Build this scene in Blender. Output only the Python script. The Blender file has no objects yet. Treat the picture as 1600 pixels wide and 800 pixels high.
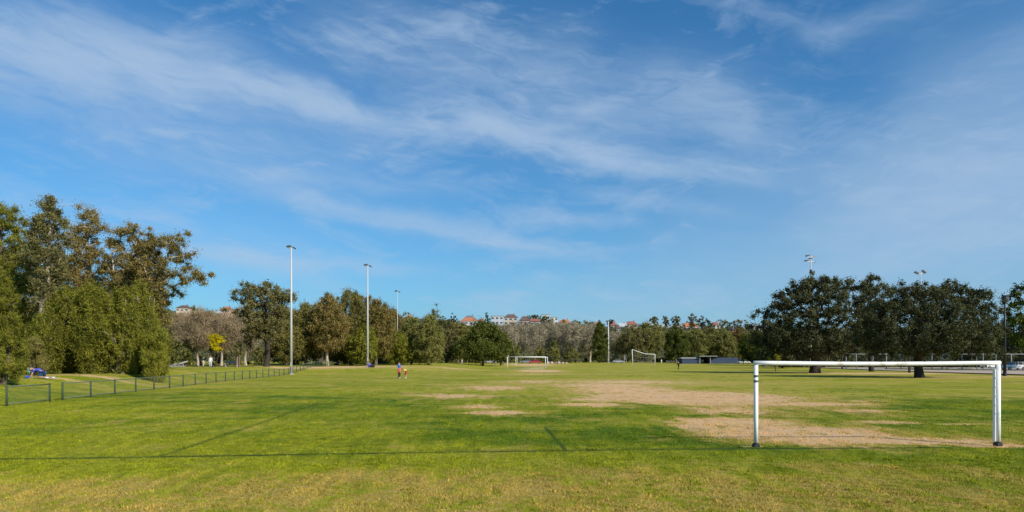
import bpy, bmesh, math, random
import numpy as np
from mathutils import Vector, Matrix
R = math.radians
rng = np.random.default_rng(7)
random.seed(7)
scene = bpy.context.scene
COL = scene.collection

# ------------------------------------------------------------------ camera
CAM_H = 1.9
cam_d = bpy.data.cameras.new('camera'); cam = bpy.data.objects.new('camera', cam_d); COL.objects.link(cam)
cam_d.lens = 24; cam_d.sensor_width = 36; cam_d.clip_start = 0.1; cam_d.clip_end = 8000
cam_d.shift_y = 162/1600
cam.location = (0, 0, CAM_H); cam.rotation_euler = (R(90), 0, 0)
scene.camera = cam
F = 1066.7
def sx(px, Y): return (px-800)/F*Y          # metres to the side of the camera axis for a bearing read off the photo
def sz(py, Y): return CAM_H+(562-py)/F*Y    # height for an elevation angle read off the photo

# ------------------------------------------------------------------ light
SUN_AZ = math.atan2(2.1, -1.8)              # clockwise from +Y
SUN_EL = R(34)
sun_d = bpy.data.lights.new('sun', 'SUN'); sun = bpy.data.objects.new('sun', sun_d); COL.objects.link(sun)
sun_d.energy = 5.0; sun_d.angle = R(0.53); sun_d.color = (1.0, 0.93, 0.82)
sdir = Vector((math.sin(SUN_AZ)*math.cos(SUN_EL), math.cos(SUN_AZ)*math.cos(SUN_EL), math.sin(SUN_EL)))
sun.rotation_euler = sdir.to_track_quat('Z', 'Y').to_euler()
sun.location = (30, -30, 40)
scene.view_settings.view_transform = 'Standard'
scene.view_settings.look = 'None'
scene.view_settings.exposure = 0.15
scene.view_settings.gamma = 1

# ------------------------------------------------------------------ node maths helper
class S:
    def __init__(s, nt, sock): s.nt = nt; s.k = sock
    def _m(s, op, *a, clamp=False):
        n = s.nt.nodes.new('ShaderNodeMath'); n.operation = op; n.use_clamp = clamp
        for i, v in enumerate((s,)+a):
            if isinstance(v, S): s.nt.links.new(v.k, n.inputs[i])
            else: n.inputs[i].default_value = v
        return S(s.nt, n.outputs[0])
    def __add__(s, o): return s._m('ADD', o)
    __radd__ = __add__
    def __mul__(s, o): return s._m('MULTIPLY', o)
    __rmul__ = __mul__
    def __sub__(s, o): return s._m('SUBTRACT', o)
    def __rsub__(s, o): return (s*-1)+o
    def __truediv__(s, o): return s._m('DIVIDE', o)
    def pw(s, o): return s._m('POWER', o)
    def mx(s, o): return s._m('MAXIMUM', o)
    def mn(s, o): return s._m('MINIMUM', o)
    def ab(s): return s._m('ABSOLUTE')
    def sat(s): return s._m('ADD', 0.0, clamp=True)
    def exp(s): return s._m('EXPONENT')
    def step(s, a, b):      # smoothstep a..b -> 0..1
        n = s.nt.nodes.new('ShaderNodeMapRange'); n.interpolation_type = 'SMOOTHSTEP'
        s.nt.links.new(s.k, n.inputs[0]); n.inputs[1].default_value = a; n.inputs[2].default_value = b
        return S(s.nt, n.outputs[0])
def const(nt, v):
    n = nt.nodes.new('ShaderNodeValue'); n.outputs[0].default_value = v; return S(nt, n.outputs[0])
def combine(nt, x, y, z):
    n = nt.nodes.new('ShaderNodeCombineXYZ')
    for i, v in enumerate((x, y, z)):
        if isinstance(v, S): nt.links.new(v.k, n.inputs[i])
        else: n.inputs[i].default_value = v
    return S(nt, n.outputs[0])
def noise(nt, vec, scale, detail=4, rough=0.55, dist=0.0):
    n = nt.nodes.new('ShaderNodeTexNoise'); nt.links.new(vec.k, n.inputs['Vector'])
    n.inputs['Scale'].default_value = scale; n.inputs['Detail'].default_value = detail
    n.inputs['Roughness'].default_value = rough; n.inputs['Distortion'].default_value = dist
    return S(nt, n.outputs[0])
def mixc(nt, f, a, b, blend='MIX'):
    n = nt.nodes.new('ShaderNodeMix'); n.data_type = 'RGBA'; n.blend_type = blend
    for i, v in ((0, f), (6, a), (7, b)):
        if isinstance(v, S): nt.links.new(v.k, n.inputs[i])
        elif i == 0: n.inputs[0].default_value = v
        else: n.inputs[i].default_value = (*v, 1) if len(v) == 3 else v
    return S(nt, n.outputs[2])

# ------------------------------------------------------------------ world: sky with high cirrus
world = bpy.data.worlds.new('World'); scene.world = world; world.use_nodes = True
nt = world.node_tree
bg = nt.nodes['Background']
sky = nt.nodes.new('ShaderNodeTexSky'); sky.sky_type = 'NISHITA'; sky.sun_disc = False
sky.sun_elevation = SUN_EL; sky.sun_rotation = SUN_AZ
sky.air_density = 1.0; sky.dust_density = 0.3; sky.ozone_density = 2.2; sky.altitude = 50
bg.inputs[1].default_value = 0.098
tc = nt.nodes.new('ShaderNodeTexCoord')
sp = nt.nodes.new('ShaderNodeSeparateXYZ'); nt.links.new(tc.outputs['Generated'], sp.inputs[0])
dx, dy, dz = (S(nt, sp.outputs[i]) for i in range(3))
az = dx._m('ARCTAN2', dy)                    # radians clockwise from +Y
el = dz._m('ARCSINE')
def azel(px, py):
    u = (px-800)/F; v = (562-py)/F
    a = math.atan(u); return a, math.atan(v*math.cos(a))
ae = combine(nt, az, el, 0)
w1 = noise(nt, ae, 4.0, 4, 0.6)-0.5
w2 = noise(nt, combine(nt, az+7.3, el, 3.1), 4.5, 4, 0.6)-0.5
wa = az+w1*0.12; we = el+w2*0.05
def streak(p0, p1, wid, amp, hard=1.0):
    """a feathered cirrus band between two bearings of the sky dome; wid = half thickness in radians"""
    a0, e0 = azel(*p0); a1, e1 = azel(*p1)
    L = math.hypot(a1-a0, e1-e0); ca, sa = (a1-a0)/L, (e1-e0)/L
    cx, cy = (a0+a1)/2, (e0+e1)/2
    u = ((wa-cx)*ca+(we-cy)*sa)/(L*0.55)
    v = ((we-cy)*ca-(wa-cx)*sa)/wid
    d = (u*u)*(u*u)+v*v
    return (d*-1.0).exp()*amp
# fibrous textures: stretched along the drift of the cloud
def fibre(ang, sc, st, off):
    ca, sa = math.cos(ang), math.sin(ang)
    return noise(nt, combine(nt, (wa*ca+we*sa)*sc, (we*ca-wa*sa)*sc*st, off), 1.0, 7, 0.62, 0.6)
f1 = fibre(-0.22, 5, 4.5, 0.0)
f2 = fibre(0.25, 4, 3.0, 9.0)
f3 = fibre(-0.12, 14, 3.5, 4.0)
big = (streak((-300, 20), (330, 112), .040, 1.0)+streak((220, 100), (520, 168), .019, .80)+streak((-200, 60), (300, 150), .05, .25)
       + streak((400, 145), (800, 212), .014, .74)+streak((720, 190), (1020, 264), .014, .74)
       + streak((900, 245), (1230, 268), .016, .45)+streak((1000, 120), (1220, 220), .030, .42)
       + streak((500, 60), (900, 120), .060, .34)+streak((700, 150), (1150, 180), .055, .30))
low = (streak((430, 300), (820, 378), .013, .50)+streak((280, 396), (640, 427), .010, .62)
       + streak((100, 200), (600, 235), .050, .34)+streak((300, 262), (700, 300), .012, .30)+streak((560, 345), (900, 385), .007, .34)+streak((900, 300), (1150, 330), .010, .22)+streak((840, 335), (1000, 345), .009, .30)
       + streak((820, 395), (980, 390), .008, .26)+streak((1250, 60), (1440, 15), .012, .22)
       + streak((1160, 10), (1330, 70), .010, .16)+streak((-100, 330), (500, 400), .035, .22))
veil = (streak((1300, 330), (1750, 240), .070, .62)+streak((1050, 400), (1700, 330), .050, .34)
        + streak((1430, 190), (1750, 80), .070, .36)+streak((1100, 290), (1500, 230), .05, .20)
        + streak((800, 480), (1500, 440), .05, .22)+streak((1250, 420), (1700, 420), .08, .24))
cov = big*((f1*1.9+f3*1.3)-0.80).sat()*1.12+low*((f1*1.9+f3*.6)-0.40).sat()+veil*((f2*1.1)+0.25).sat()
cov = cov+(((f1*f2-0.25)*1.8).mx(0.0)+((f3*f2-0.27)*1.2).mx(0.0))*(1-(az.step(.25, .5))*el.step(.22, .40)*.75)
haze = ((el*-7.0).exp())*0.16
cov = 1-((cov*(f3*.9+.62)+haze)*-1.45).exp()
base = mixc(nt, 1.0, S(nt, sky.outputs[0]), (0.28, 0.85, 1.20), 'MULTIPLY')
hz = mixc(nt, (el*-7.0).exp().mn(1.0)*0.75, base, (2.55, 3.95, 5.15))
cl = mixc(nt, cov.sat()*.84, hz, (3.9, 5.2, 6.9))
nt.links.new(cl.k, bg.inputs[0])

# ------------------------------------------------------------------ generic mesh helpers
def setp(o, label=None, cat=None, group=None, kind=None):
    if label: o['label'] = label
    if cat: o['category'] = cat
    if group: o['group'] = group
    if kind: o['kind'] = kind
    return o
def empty(name, loc, rz=0, label=None, cat=None, group=None):
    o = bpy.data.objects.new(name, None); COL.objects.link(o); o.location = loc; o.rotation_euler = (0, 0, rz)
    o.empty_display_size = .2
    return setp(o, label, cat, group)
def link(name, me, mat=None, parent=None, loc=None):
    o = bpy.data.objects.new(name, me); COL.objects.link(o)
    if mat: me.materials.clear(); me.materials.append(mat)
    if parent: o.parent = parent
    if loc: o.location = loc
    return o
class MB:
    def __init__(s): s.v = []; s.f = []
    def add(s, vs, fs):
        b = len(s.v); s.v += [tuple(v) for v in vs]; s.f += [tuple(i+b for i in f) for f in fs]; return s
    def box(s, c, d, rz=0, rx=0, ry=0):
        M = Matrix.Rotation(rz, 3, 'Z') @ Matrix.Rotation(rx, 3, 'X') @ Matrix.Rotation(ry, 3, 'Y')
        vs = [Vector(c)+M @ Vector((x*d[0]/2, y*d[1]/2, z*d[2]/2)) for x in (-1, 1) for y in (-1, 1) for z in (-1, 1)]
        return s.add(vs, [(0, 1, 3, 2), (4, 6, 7, 5), (0, 4, 5, 1), (2, 3, 7, 6), (0, 2, 6, 4), (1, 5, 7, 3)])
    def tube(s, pts, rad, n=10, cap=True):
        pts = [Vector(p) for p in pts]
        if not hasattr(rad, '__len__'): rad = [rad]*len(pts)
        b = len(s.v); prev = None
        for i, p in enumerate(pts):
            t = (pts[min(i+1, len(pts)-1)]-pts[max(i-1, 0)]).normalized()
            if prev is None:
                a = t.orthogonal().normalized()
            else:
                a = (prev-t*prev.dot(t)); a = a.normalized() if a.length > 1e-5 else t.orthogonal().normalized()
            prev = a; c = t.cross(a)
            for k in range(n):
                th = 2*math.pi*k/n
                s.v.append(tuple(p+(a*math.cos(th)+c*math.sin(th))*rad[i]))
        for i in range(len(pts)-1):
            for k in range(n):
                k2 = (k+1) % n
                s.f.append((b+i*n+k, b+i*n+k2, b+(i+1)*n+k2, b+(i+1)*n+k))
        if cap:
            s.f.append(tuple(b+k for k in reversed(range(n)))); e = b+(len(pts)-1)*n
            s.f.append(tuple(e+k for k in range(n)))
        return s
    def ball(s, c, r, nu=12, nv=8, zmin=-1.0):
        b = len(s.v); r = r if hasattr(r, '__len__') else (r, r, r)
        t0 = math.asin(max(-1, zmin))
        for j in range(nv+1):
            th = t0+(math.pi/2-t0)*j/nv
            for i in range(nu):
                ph = 2*math.pi*i/nu
                s.v.append((c[0]+r[0]*math.cos(th)*math.cos(ph), c[1]+r[1]*math.cos(th)*math.sin(ph), c[2]+r[2]*math.sin(th)))
        for j in range(nv):
            for i in range(nu):
                i2 = (i+1) % nu; s.f.append((b+j*nu+i, b+j*nu+i2, b+(j+1)*nu+i2, b+(j+1)*nu+i))
        return s
    def prism(s, prof, axis, a, b):    # prof: 2D outline; extruded along axis 'x' or 'y' from a to b
        n = len(prof)
        def P(q, t): return (t, q[0], q[1]) if axis == 'x' else (q[0], t, q[1])
        vs = [P(q, a) for q in prof]+[P(q, b) for q in prof]
        return s.add(vs, [tuple(range(n))[::-1], tuple(range(n, 2*n))]+[(i, (i+1) % n, n+(i+1) % n, n+i) for i in range(n)])
    def build(s, name, mat, parent=None, loc=None, smooth=False, bevel=0):
        me = bpy.data.meshes.new(name); me.from_pydata(s.v, [], s.f)
        bm = bmesh.new(); bm.from_mesh(me); bmesh.ops.recalc_face_normals(bm, faces=bm.faces)
        if bevel: bmesh.ops.bevel(bm, geom=bm.edges[:], offset=bevel, segments=2, affect='EDGES', clamp_overlap=True)
        bm.to_mesh(me); bm.free()
        if smooth: me.polygons.foreach_set('use_smooth', [True]*len(me.polygons))
        return link(name, me, mat, parent, loc)

def newmat(name):
    m = bpy.data.materials.new(name); m.use_nodes = True
    return m, m.node_tree, m.node_tree.nodes['Principled BSDF']
def paint(name, col, rough=0.6, metal=0.0, var=0.25, scale=3.0, dirt=None, spec=0.4, bump=0.0):
    """plain painted/metal/cloth surface with uneven tone and optional patches of dirt"""
    m, t, p = newmat(name)
    g = t.nodes.new('ShaderNodeTexCoord'); v = S(t, g.outputs['Object'])
    n1 = noise(t, v, scale, 6, .6); n2 = noise(t, v, scale*7, 3, .6)
    k = (n1*.7+n2*.3-0.5)*(2*var)
    c = mixc(t, (k+0.5).sat(), tuple(x*(1-var) for x in col), tuple(min(1, x*(1+var)) for x in col))
    if dirt: c = mixc(t, n1.step(.56, .72)*.8, c, dirt)
    t.links.new(c.k, p.inputs['Base Color'])
    p.inputs['Roughness'].default_value = rough; p.inputs['Metallic'].default_value = metal
    p.inputs['Specular IOR Level'].default_value = spec
    if bump:
        b = t.nodes.new('ShaderNodeBump'); b.inputs['Strength'].default_value = bump; b.inputs['Distance'].default_value = .02
        t.links.new(n2.k, b.inputs['Height']); t.links.new(b.outputs[0], p.inputs['Normal'])
    return m

# ------------------------------------------------------------------ terrain height
def sst(a, b, x):
    t = np.clip((np.asarray(x, float)-a)/(b-a), 0, 1); return t*t*(3-2*t)
FENCE = [(-20.72, 28.0), (-20.98, 30.4), (-21.2, 32.2), (-22.7, 44), (-24.6, 57), (-27, 76), (-30, 100), (-33.4, 130)]
FX = np.array([p[0] for p in FENCE]); FY = np.array([p[1] for p in FENCE])
def fence_x(y): return np.interp(y, FY, FX)
def H(x, y):
    x = np.asarray(x, float); y = np.asarray(y, float)
    d = fence_x(y)-x
    bank = 0.85*sst(0.5, 6.5, d)*sst(14, 34, y)
    mound = 0.75*sst(84, 106, y)*sst(4, 20, -x)+0.25*sst(106, 160, y)*sst(2, 14, -x)
    far = 0.75*sst(170, 280, y)
    return np.maximum(np.maximum(bank, mound), far)+0.03*np.sin(x*.21+1)*np.sin(y*.13)
def gz(x, y): return float(H(x, y))

# ------------------------------------------------------------------ turf colour (shared by the ground sheet and the blades)
DIRT = [  # x, y, rx, ry, strength
 (7.3, 17.3, 2.5, 2.3, 1.25), (9.0, 15.9, 2.3, .8, 1.2), (6.6, 20.6, 1.9, 1.8, 1.1), (5.6, 16.6, 1.0, .9, .8), (10.6, 15.1, .9, .35, 1.1), (5.2, 14.75, .35, .2, .9), (5.2, 19.2, 1.1, .9, .8),
 (9.0, 35, 5.4, 7.5, 1.1), (8.2, 25.5, 2.2, 3.0, .70), (4.2, 33, 2.4, 2.2, .72), (12.5, 29, 3.4, 1.6, .85), (13.0, 25.2, 1.1, .7, .95), (7.2, 43, 4.5, 7, .8),
 (-0.45, 24.4, 1.25, 1.3, .98), (-1.2, 27.6, 1.2, 1.5, .75), (3.4, 29.0, 1.8, 1.6, .88), (7.0, 50, 5.0, 6, .72),
 (-3.2, 36, 2.8, 3.0, .62), (-1.2, 46, 3.0, 5, .66), (2.0, 58, 4, 6, .58), (15.6, 31, 1.9, .7, .6), (10, 58, 8, 8, .62),
 (4.6, 116, 4.2, 14, 1.05), (6, 215, 9, 26, .8), (3, 90, 7, 5, .5), (11.2, 20.8, 1.6, .5, .72), (13.4, 20.2, 1.0, .3, .75),
 (50, 94, 12, 5, .95), (44, 72, 10, 3, .6), (60, 78, 12, 3, .6),
 (-31, 46.8, 7, 1.0, .80), (-28.0, 42.0, 2.2, .7, .85), (-33, 103, 16, 4, .85), (-23, 112, 9, 7, .75), (-11, 122, 8, 8, .5)]
LINES = [  # x0,y0,x1,y1,half width, strength
 (-16, 12.72, 9.6, 14.72, .115, 1), (-6.94, 13.34, -8.38, 29.8, .085, .62),
 (1.1, 14.1, .92, 19.1, .055, .95), (.92, 19.1, 5.2, 19.55, .05, .6), (-1.5, 14.1, 6.0, 14.6, .05, .5)]
def turf_nodes(t):
    geo = t.nodes.new('ShaderNodeNewGeometry'); s = t.nodes.new('ShaderNodeSeparateXYZ')
    t.links.new(geo.outputs['Position'], s.inputs[0])
    x, y = S(t, s.outputs[0]), S(t, s.outputs[1]); P = combine(t, x, y, 0)
    nA = noise(t, P, .13, 4, .6); nB = noise(t, P, .55, 5, .65); nC = noise(t, P, 3.0, 6, .72)
    nD = noise(t, P, 22, 4, .75); nE = noise(t, combine(t, x*.35, y*1.4, 5), .8, 4, .6)
    nF = noise(t, P, 9.0, 3, .7)
    wx = x+(nB-.5)*3.0+(nC-.5)*1.1; wy = y+(nE-.5)*4.0+(nC-.5)*1.4
    sc = y/28
    nH = noise(t, combine(t, x*.9, y*.30, 8), 1.5, 6, .7)
    D = const(t, 0.0)
    for (cx, cy, rx, ry, a) in DIRT:
        k = 0.22 if cy < 22 else (0.45 if cy < 33 else 1.0)
        ex = (x+(wx-x)*k-cx)/rx; ey = (y+(wy-y)*k-cy)/ry
        D = D.mx(((ex*ex+ey*ey)*-1.0).exp()*a)
    worn = D
    dirt = (D+(nC-.5)*.75+(nD-.5)*.55+(nF-.5)*.55+(nB-.5)*.3+(nH-.5)*1.7).step(.41, .58)
    # dry straw: in front of the goal line and round the worn ground
    front = 1-(y+(nB-.5)*4.5).step(9.3, 13.6)
    dryp = (nA*.9+nB*.5+nE*.5+nC*.5+nF*.35+nD*.35+nH*1.2)/4.3
    ring = y.step(18, 60)*.03
    dry = (dryp+front*.115+worn*.17+ring+x.step(2, 14)*.012-.005).step(.50, .585)
    lush = (noise(t, combine(t, x*.6, y*.9, 11), .32, 4, .6)+(nC-.5)*.25).step(.42, .62)
    nG = noise(t, combine(t, x*1.1, y*.32, 3), 1.2, 6, .68)
    midg = (x*.9+y).step(13, 17)*(1-(y+x*.15+(nB-.5)*8).step(28, 44))
    g1 = mixc(t, (lush*.75+midg*.62-.24+(nG-.5)*1.6+(nA-.5)*1.2).sat(), (.335, .340, .021), (.078, .155, .010))
    g1 = mixc(t, (nD*.55+nF*.55+(nC-.5)*.5).step(.47, .66)*.8, g1, (.026, .058, .004))
    g1 = mixc(t, (nF+(nC-.5)*.6).step(.52, .70)*.6, g1, (.38, .37, .028))
    straw = mixc(t, nD.step(.34, .64), (.190, .125, .035), (.62, .44, .135))
    straw = mixc(t, (nF*.7+nB*.5+(nC-.5)*.9+(nG-.5)*.8).step(.56, .72)*.8, straw, (.26, .30, .016))
    c = mixc(t, dry*.88, g1, straw)
    L = const(t, 0.0)
    for (x0, y0, x1, y1, w, a) in LINES:
        ln = math.hypot(x1-x0, y1-y0); ux, uy = (x1-x0)/ln, (y1-y0)/ln
        al = (x-x0)*ux+(y-y0)*uy; ac = ((y-y0)*ux-(x-x0)*uy+(nB-.5)*.10+(nC-.5)*.06).ab()
        m = (1-ac.step(w*.45, w*1.5))*al.step(-.1, .1)*(1-al.step(ln-.3, ln+.1))*a
        L = L.mx(m)
    L = L*((nC*1.0+nF*.9+(nB-.5)).step(.60, 1.10)*.45+.55)*(1-dirt*.7)
    c = mixc(t, L*.92, c, (.035, .060, .010))
    soil = mixc(t, nD.step(.3, .7), (.42, .245, .125), (.82, .54, .300))
    soil = mixc(t, (nF+(nC-.5)).step(.50, .68)*.6, soil, (.60, .46, .20))
    soil = mixc(t, (nD*.4+nC*.3+nH*.5).step(.62, .72)*.6, soil, (.17, .18, .025))
    c = mixc(t, dirt, c, soil)
    return c, (nD*.6+nF*.4), dirt
gm, t, p = newmat('turf')
c, hgt, dmask = turf_nodes(t)
t.links.new(c.k, p.inputs['Base Color']); p.inputs['Roughness'].default_value = .95; p.inputs['Specular IOR Level'].default_value = .08
b = t.nodes.new('ShaderNodeBump'); b.inputs['Strength'].default_value = .9; b.inputs['Distance'].default_value = .07
t.links.new(hgt.k, b.inputs['Height']); t.links.new(b.outputs[0], p.inputs['Normal'])

def axis(segs):
    out = [segs[0][0]]
    for a, b_, st in segs:
        n = max(1, int(round((b_-a)/st))); out += [a+(b_-a)*(i+1)/n for i in range(n)]
    return np.array(out)
gx = axis([(-3500, -400, 300), (-400, -80, 20), (-80, -10, 1), (-10, 20, 2.5), (20, 400, 20), (400, 3500, 300)])
gy = axis([(-60, 10, 10), (10, 60, 1), (60, 180, 2), (180, 360, 10), (360, 4200, 320)])
GX, GY = np.meshgrid(gx, gy); GZ = H(GX, GY)
nx, ny = len(gx), len(gy)
idx = np.arange(nx*ny).reshape(ny, nx)
quads = np.stack([idx[:-1, :-1], idx[:-1, 1:], idx[1:, 1:], idx[1:, :-1]], -1).reshape(-1, 4)
def np_mesh(name, V, Fc, smooth=False):
    me = bpy.data.meshes.new(name); k = Fc.shape[1]
    me.vertices.add(len(V)); me.vertices.foreach_set('co', np.ascontiguousarray(V, dtype=np.float32).ravel())
    me.loops.add(Fc.size); me.loops.foreach_set('vertex_index', np.ascontiguousarray(Fc, dtype=np.int32).ravel())
    me.polygons.add(len(Fc)); me.polygons.foreach_set('loop_start', np.arange(0, Fc.size, k, dtype=np.int32))
    me.polygons.foreach_set('loop_total', np.full(len(Fc), k, dtype=np.int32))
    if smooth: me.polygons.foreach_set('use_smooth', np.ones(len(Fc), dtype=bool))
    me.update(calc_edges=True); return me
me = np_mesh('ground', np.stack([GX, GY, GZ], -1).reshape(-1, 3), quads, True)
setp(link('ground', me, gm), kind='structure')

# car park surface and kerb on the right
asph = paint('asphalt', (.40, .33, .26), 1, var=.2, scale=.6, spec=0)
conc = paint('concrete', (.42, .39, .34), .9, var=.2, scale=2, spec=.1)
mb = MB()
edge = [(62.0, 70), (62.2, 88), (61.5, 101), (64, 122), (69, 150), (74, 175)]
vs = [(x, y, .012) for x, y in edge]+[(150, y, .012) for x, y in edge]
n = len(edge); mb.add(vs, [(i, n+i, n+i+1, i+1) for i in range(n-1)])
setp(mb.build('car_park', asph), kind='structure')
mb = MB()
for (x0, y0), (x1, y1) in zip(edge[:-1], edge[1:]):
    ln = math.hypot(x1-x0, y1-y0)
    mb.box(((x0+x1)/2-.1, (y0+y1)/2, .06), (.16, ln, .13), rz=-math.atan2(x1-x0, y1-y0))
setp(mb.build('kerb', paint('kerb_shadow_tone', (.07, .06, .05), 1, spec=0)), kind='structure')  # kerb painted near-black to carry the trees' shadow line along the asphalt edge

# hill behind the park
RPX = np.array([-400, 100, 270, 400, 520, 600, 720, 800, 900, 1000, 1100, 1200, 1400, 2000])
RPY = np.array([480, 488, 491, 492, 500, 502, 508, 509, 509, 514, 516, 518, 524, 530])
def ridge(x, Y=600.): return CAM_H+(562-np.interp(800+np.asarray(x)/Y*F, RPX, RPY))/F*Y
def HH(x, y): return ridge(x)*sst(345, 590, y)*(1-.35*sst(640, 1100, y))+.9*np.sin(np.asarray(x)*.05)*sst(345, 590, y)-1.0*(1-sst(345, 400, y))
hx = np.linspace(-1300, 1300, 140); hy = np.linspace(335, 1300, 60)
HX, HY = np.meshgrid(hx, hy)
idx = np.arange(hx.size*hy.size).reshape(hy.size, hx.size)
q = np.stack([idx[:-1, :-1], idx[:-1, 1:], idx[1:, 1:], idx[1:, :-1]], -1).reshape(-1, 4)
hillm = paint('hill_soil', (.085, .085, .040), 1, var=.4, scale=.02, spec=0)
setp(link('hill', np_mesh('hill', np.stack([HX, HY, HH(HX, HY)], -1).reshape(-1, 3), q, True), hillm), kind='structure')

# ------------------------------------------------------------------ foliage
def leafmat(name, a, b_, trans=.25, jitter=.5):
    m = bpy.data.materials.new(name); m.use_nodes = True; t = m.node_tree; t.nodes.clear()
    at = t.nodes.new('ShaderNodeAttribute'); at.attribute_name = 'tint'
    s = t.nodes.new('ShaderNodeSeparateXYZ'); t.links.new(at.outputs['Vector'], s.inputs[0])
    tx, ty = S(t, s.outputs[0]), S(t, s.outputs[1])
    c = mixc(t, tx, a, b_)
    c = mixc(t, ty*jitter, c, tuple(x*1.9 for x in b_))
    d = t.nodes.new('ShaderNodeBsdfDiffuse'); tr = t.nodes.new('ShaderNodeBsdfTranslucent'); mx = t.nodes.new('ShaderNodeMixShader')
    o = t.nodes.new('ShaderNodeOutputMaterial')
    t.links.new(c.k, d.inputs[0]); t.links.new(c.k, tr.inputs[0]); mx.inputs[0].default_value = trans
    t.links.new(d.outputs[0], mx.inputs[1]); t.links.new(tr.outputs[0], mx.inputs[2]); t.links.new(mx.outputs[0], o.inputs[0])
    return m
LM = {
 'sheoak': leafmat('sheoak_leaf', (0.078, 0.092, 0.016), (0.25, 0.238, 0.034)),
 'olive': leafmat('olive_leaf', (0.09, 0.092, 0.026), (0.24, 0.205, 0.058)),
 'browngum': leafmat('brown_gum_leaf', (0.1, 0.094, 0.026), (0.27, 0.2, 0.064)),
 'gum': leafmat('gum_leaf', (0.07, 0.076, 0.032), (0.215, 0.19, 0.07)),
 'darkgreen': leafmat('dark_green_leaf', (.040, .056, .012), (.130, .142, .028)),
 'willow': leafmat('willow_leaf', (0.08, 0.094, 0.026), (0.245, 0.232, 0.066)),
 'fig': leafmat('fig_leaf', (0.042, 0.049, 0.023), (0.106, 0.106, 0.049), .15, .35),
 'brightfig': leafmat('bright_fig_leaf', (0.031, 0.050, 0.012), (0.147, 0.178, 0.022), .2, .4),
 'twig': leafmat('twig', (.175, .130, .070), (.330, .250, .150), .0, .3),
 'greytwig': leafmat('grey_twig', (.190, .160, .105), (.370, .315, .215), .0, .3),
 'wattle': leafmat('wattle_bloom', (0.300, 0.260, 0.010), (0.620, 0.500, 0.010), .3, .3),
 'autumn': leafmat('autumn_leaf', (.115, .090, .028), (.225, .155, .050)),
 'scrub': leafmat('scrub_leaf', (0.059, 0.071, 0.023), (0.147, 0.139, 0.046)),
 'hillscrub': leafmat('hill_scrub_leaf', (0.093, 0.102, 0.046), (0.202, 0.178, 0.085)),
}
bark = paint('bark_grey_brown', (.13, .10, .075), .95, var=.4, scale=2, bump=.6, spec=.1)
palebark = paint('bark_pale', (.40, .33, .25), .9, var=.35, scale=1.5, bump=.4, spec=.1)
pinkbark = paint('bark_pinkish', (.42, .27, .19), .9, var=.3, scale=1.5, bump=.4, spec=.1)
darkbark = paint('bark_dark', (.05, .04, .032), .95, var=.4, scale=2, bump=.6, spec=.1)

def unit(n, bias=(0, 0, 0), k=0.0):
    v = rng.normal(size=(n, 3)); v /= np.linalg.norm(v, axis=1)[:, None]
    v = v+np.array(bias)*k; return v/np.linalg.norm(v, axis=1)[:, None]
def leaves(cent, rad, per, L, Wd, flat=.7, bias=(0, 0, 0), k=0., tint=None, radial=False):
    """diamond leaves scattered round clump centres -> verts, quads, per-vertex tint"""
    n = len(cent)
    per = np.full(n, per) if np.isscalar(per) else per
    ci = np.repeat(np.arange(n), per); N = len(ci)
    off = rng.normal(size=(N, 3)); off /= np.linalg.norm(off, axis=1)[:, None]
    rr = rng.random(N)**.45 if radial else np.minimum(np.abs(rng.normal(0, .56, N)), 1.2)
    off *= (rr*rad[ci])[:, None]; off[:, 2] *= flat
    c = cent[ci]+off
    nrm = off/(np.linalg.norm(off, axis=1)[:, None]+1e-6)*1.0+unit(N)*.75+np.array([0, 0, .15])
    if radial: d = unit(N)*.45+off/(np.linalg.norm(off, axis=1)[:, None]+1e-6)+np.array(bias)*k
    else: d = unit(N, bias, k)
    d /= np.linalg.norm(d, axis=1)[:, None]
    w = np.cross(d, unit(N) if radial else nrm); w /= (np.linalg.norm(w, axis=1)[:, None]+1e-6)
    l = (L*rng.uniform(.6, 1.3, N))[:, None]; ww = (Wd*rng.uniform(.7, 1.3, N))[:, None]
    V = np.stack([c-d*l*.5, c+w*ww*.5-d*l*.08, c+d*l*.5, c-w*ww*.5-d*l*.08], 1).reshape(-1, 3)
    Q = np.arange(N*4).reshape(-1, 4)
    t0 = rng.random(n) if tint is None else tint
    T = np.zeros((N, 3)); T[:, 0] = np.clip(t0[ci]+rng.normal(0, .16, N), 0, 1); T[:, 1] = rng.random(N)**3
    return V, Q, np.repeat(T, 4, axis=0)
def leafobj(name, V, Q, T, mat, parent=None):
    me = np_mesh(name, V, Q)
    a = me.attributes.new('tint', 'FLOAT_VECTOR', 'POINT'); a.data.foreach_set('vector', T.astype(np.float32).ravel())
    return link(name, me, mat, parent)

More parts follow.
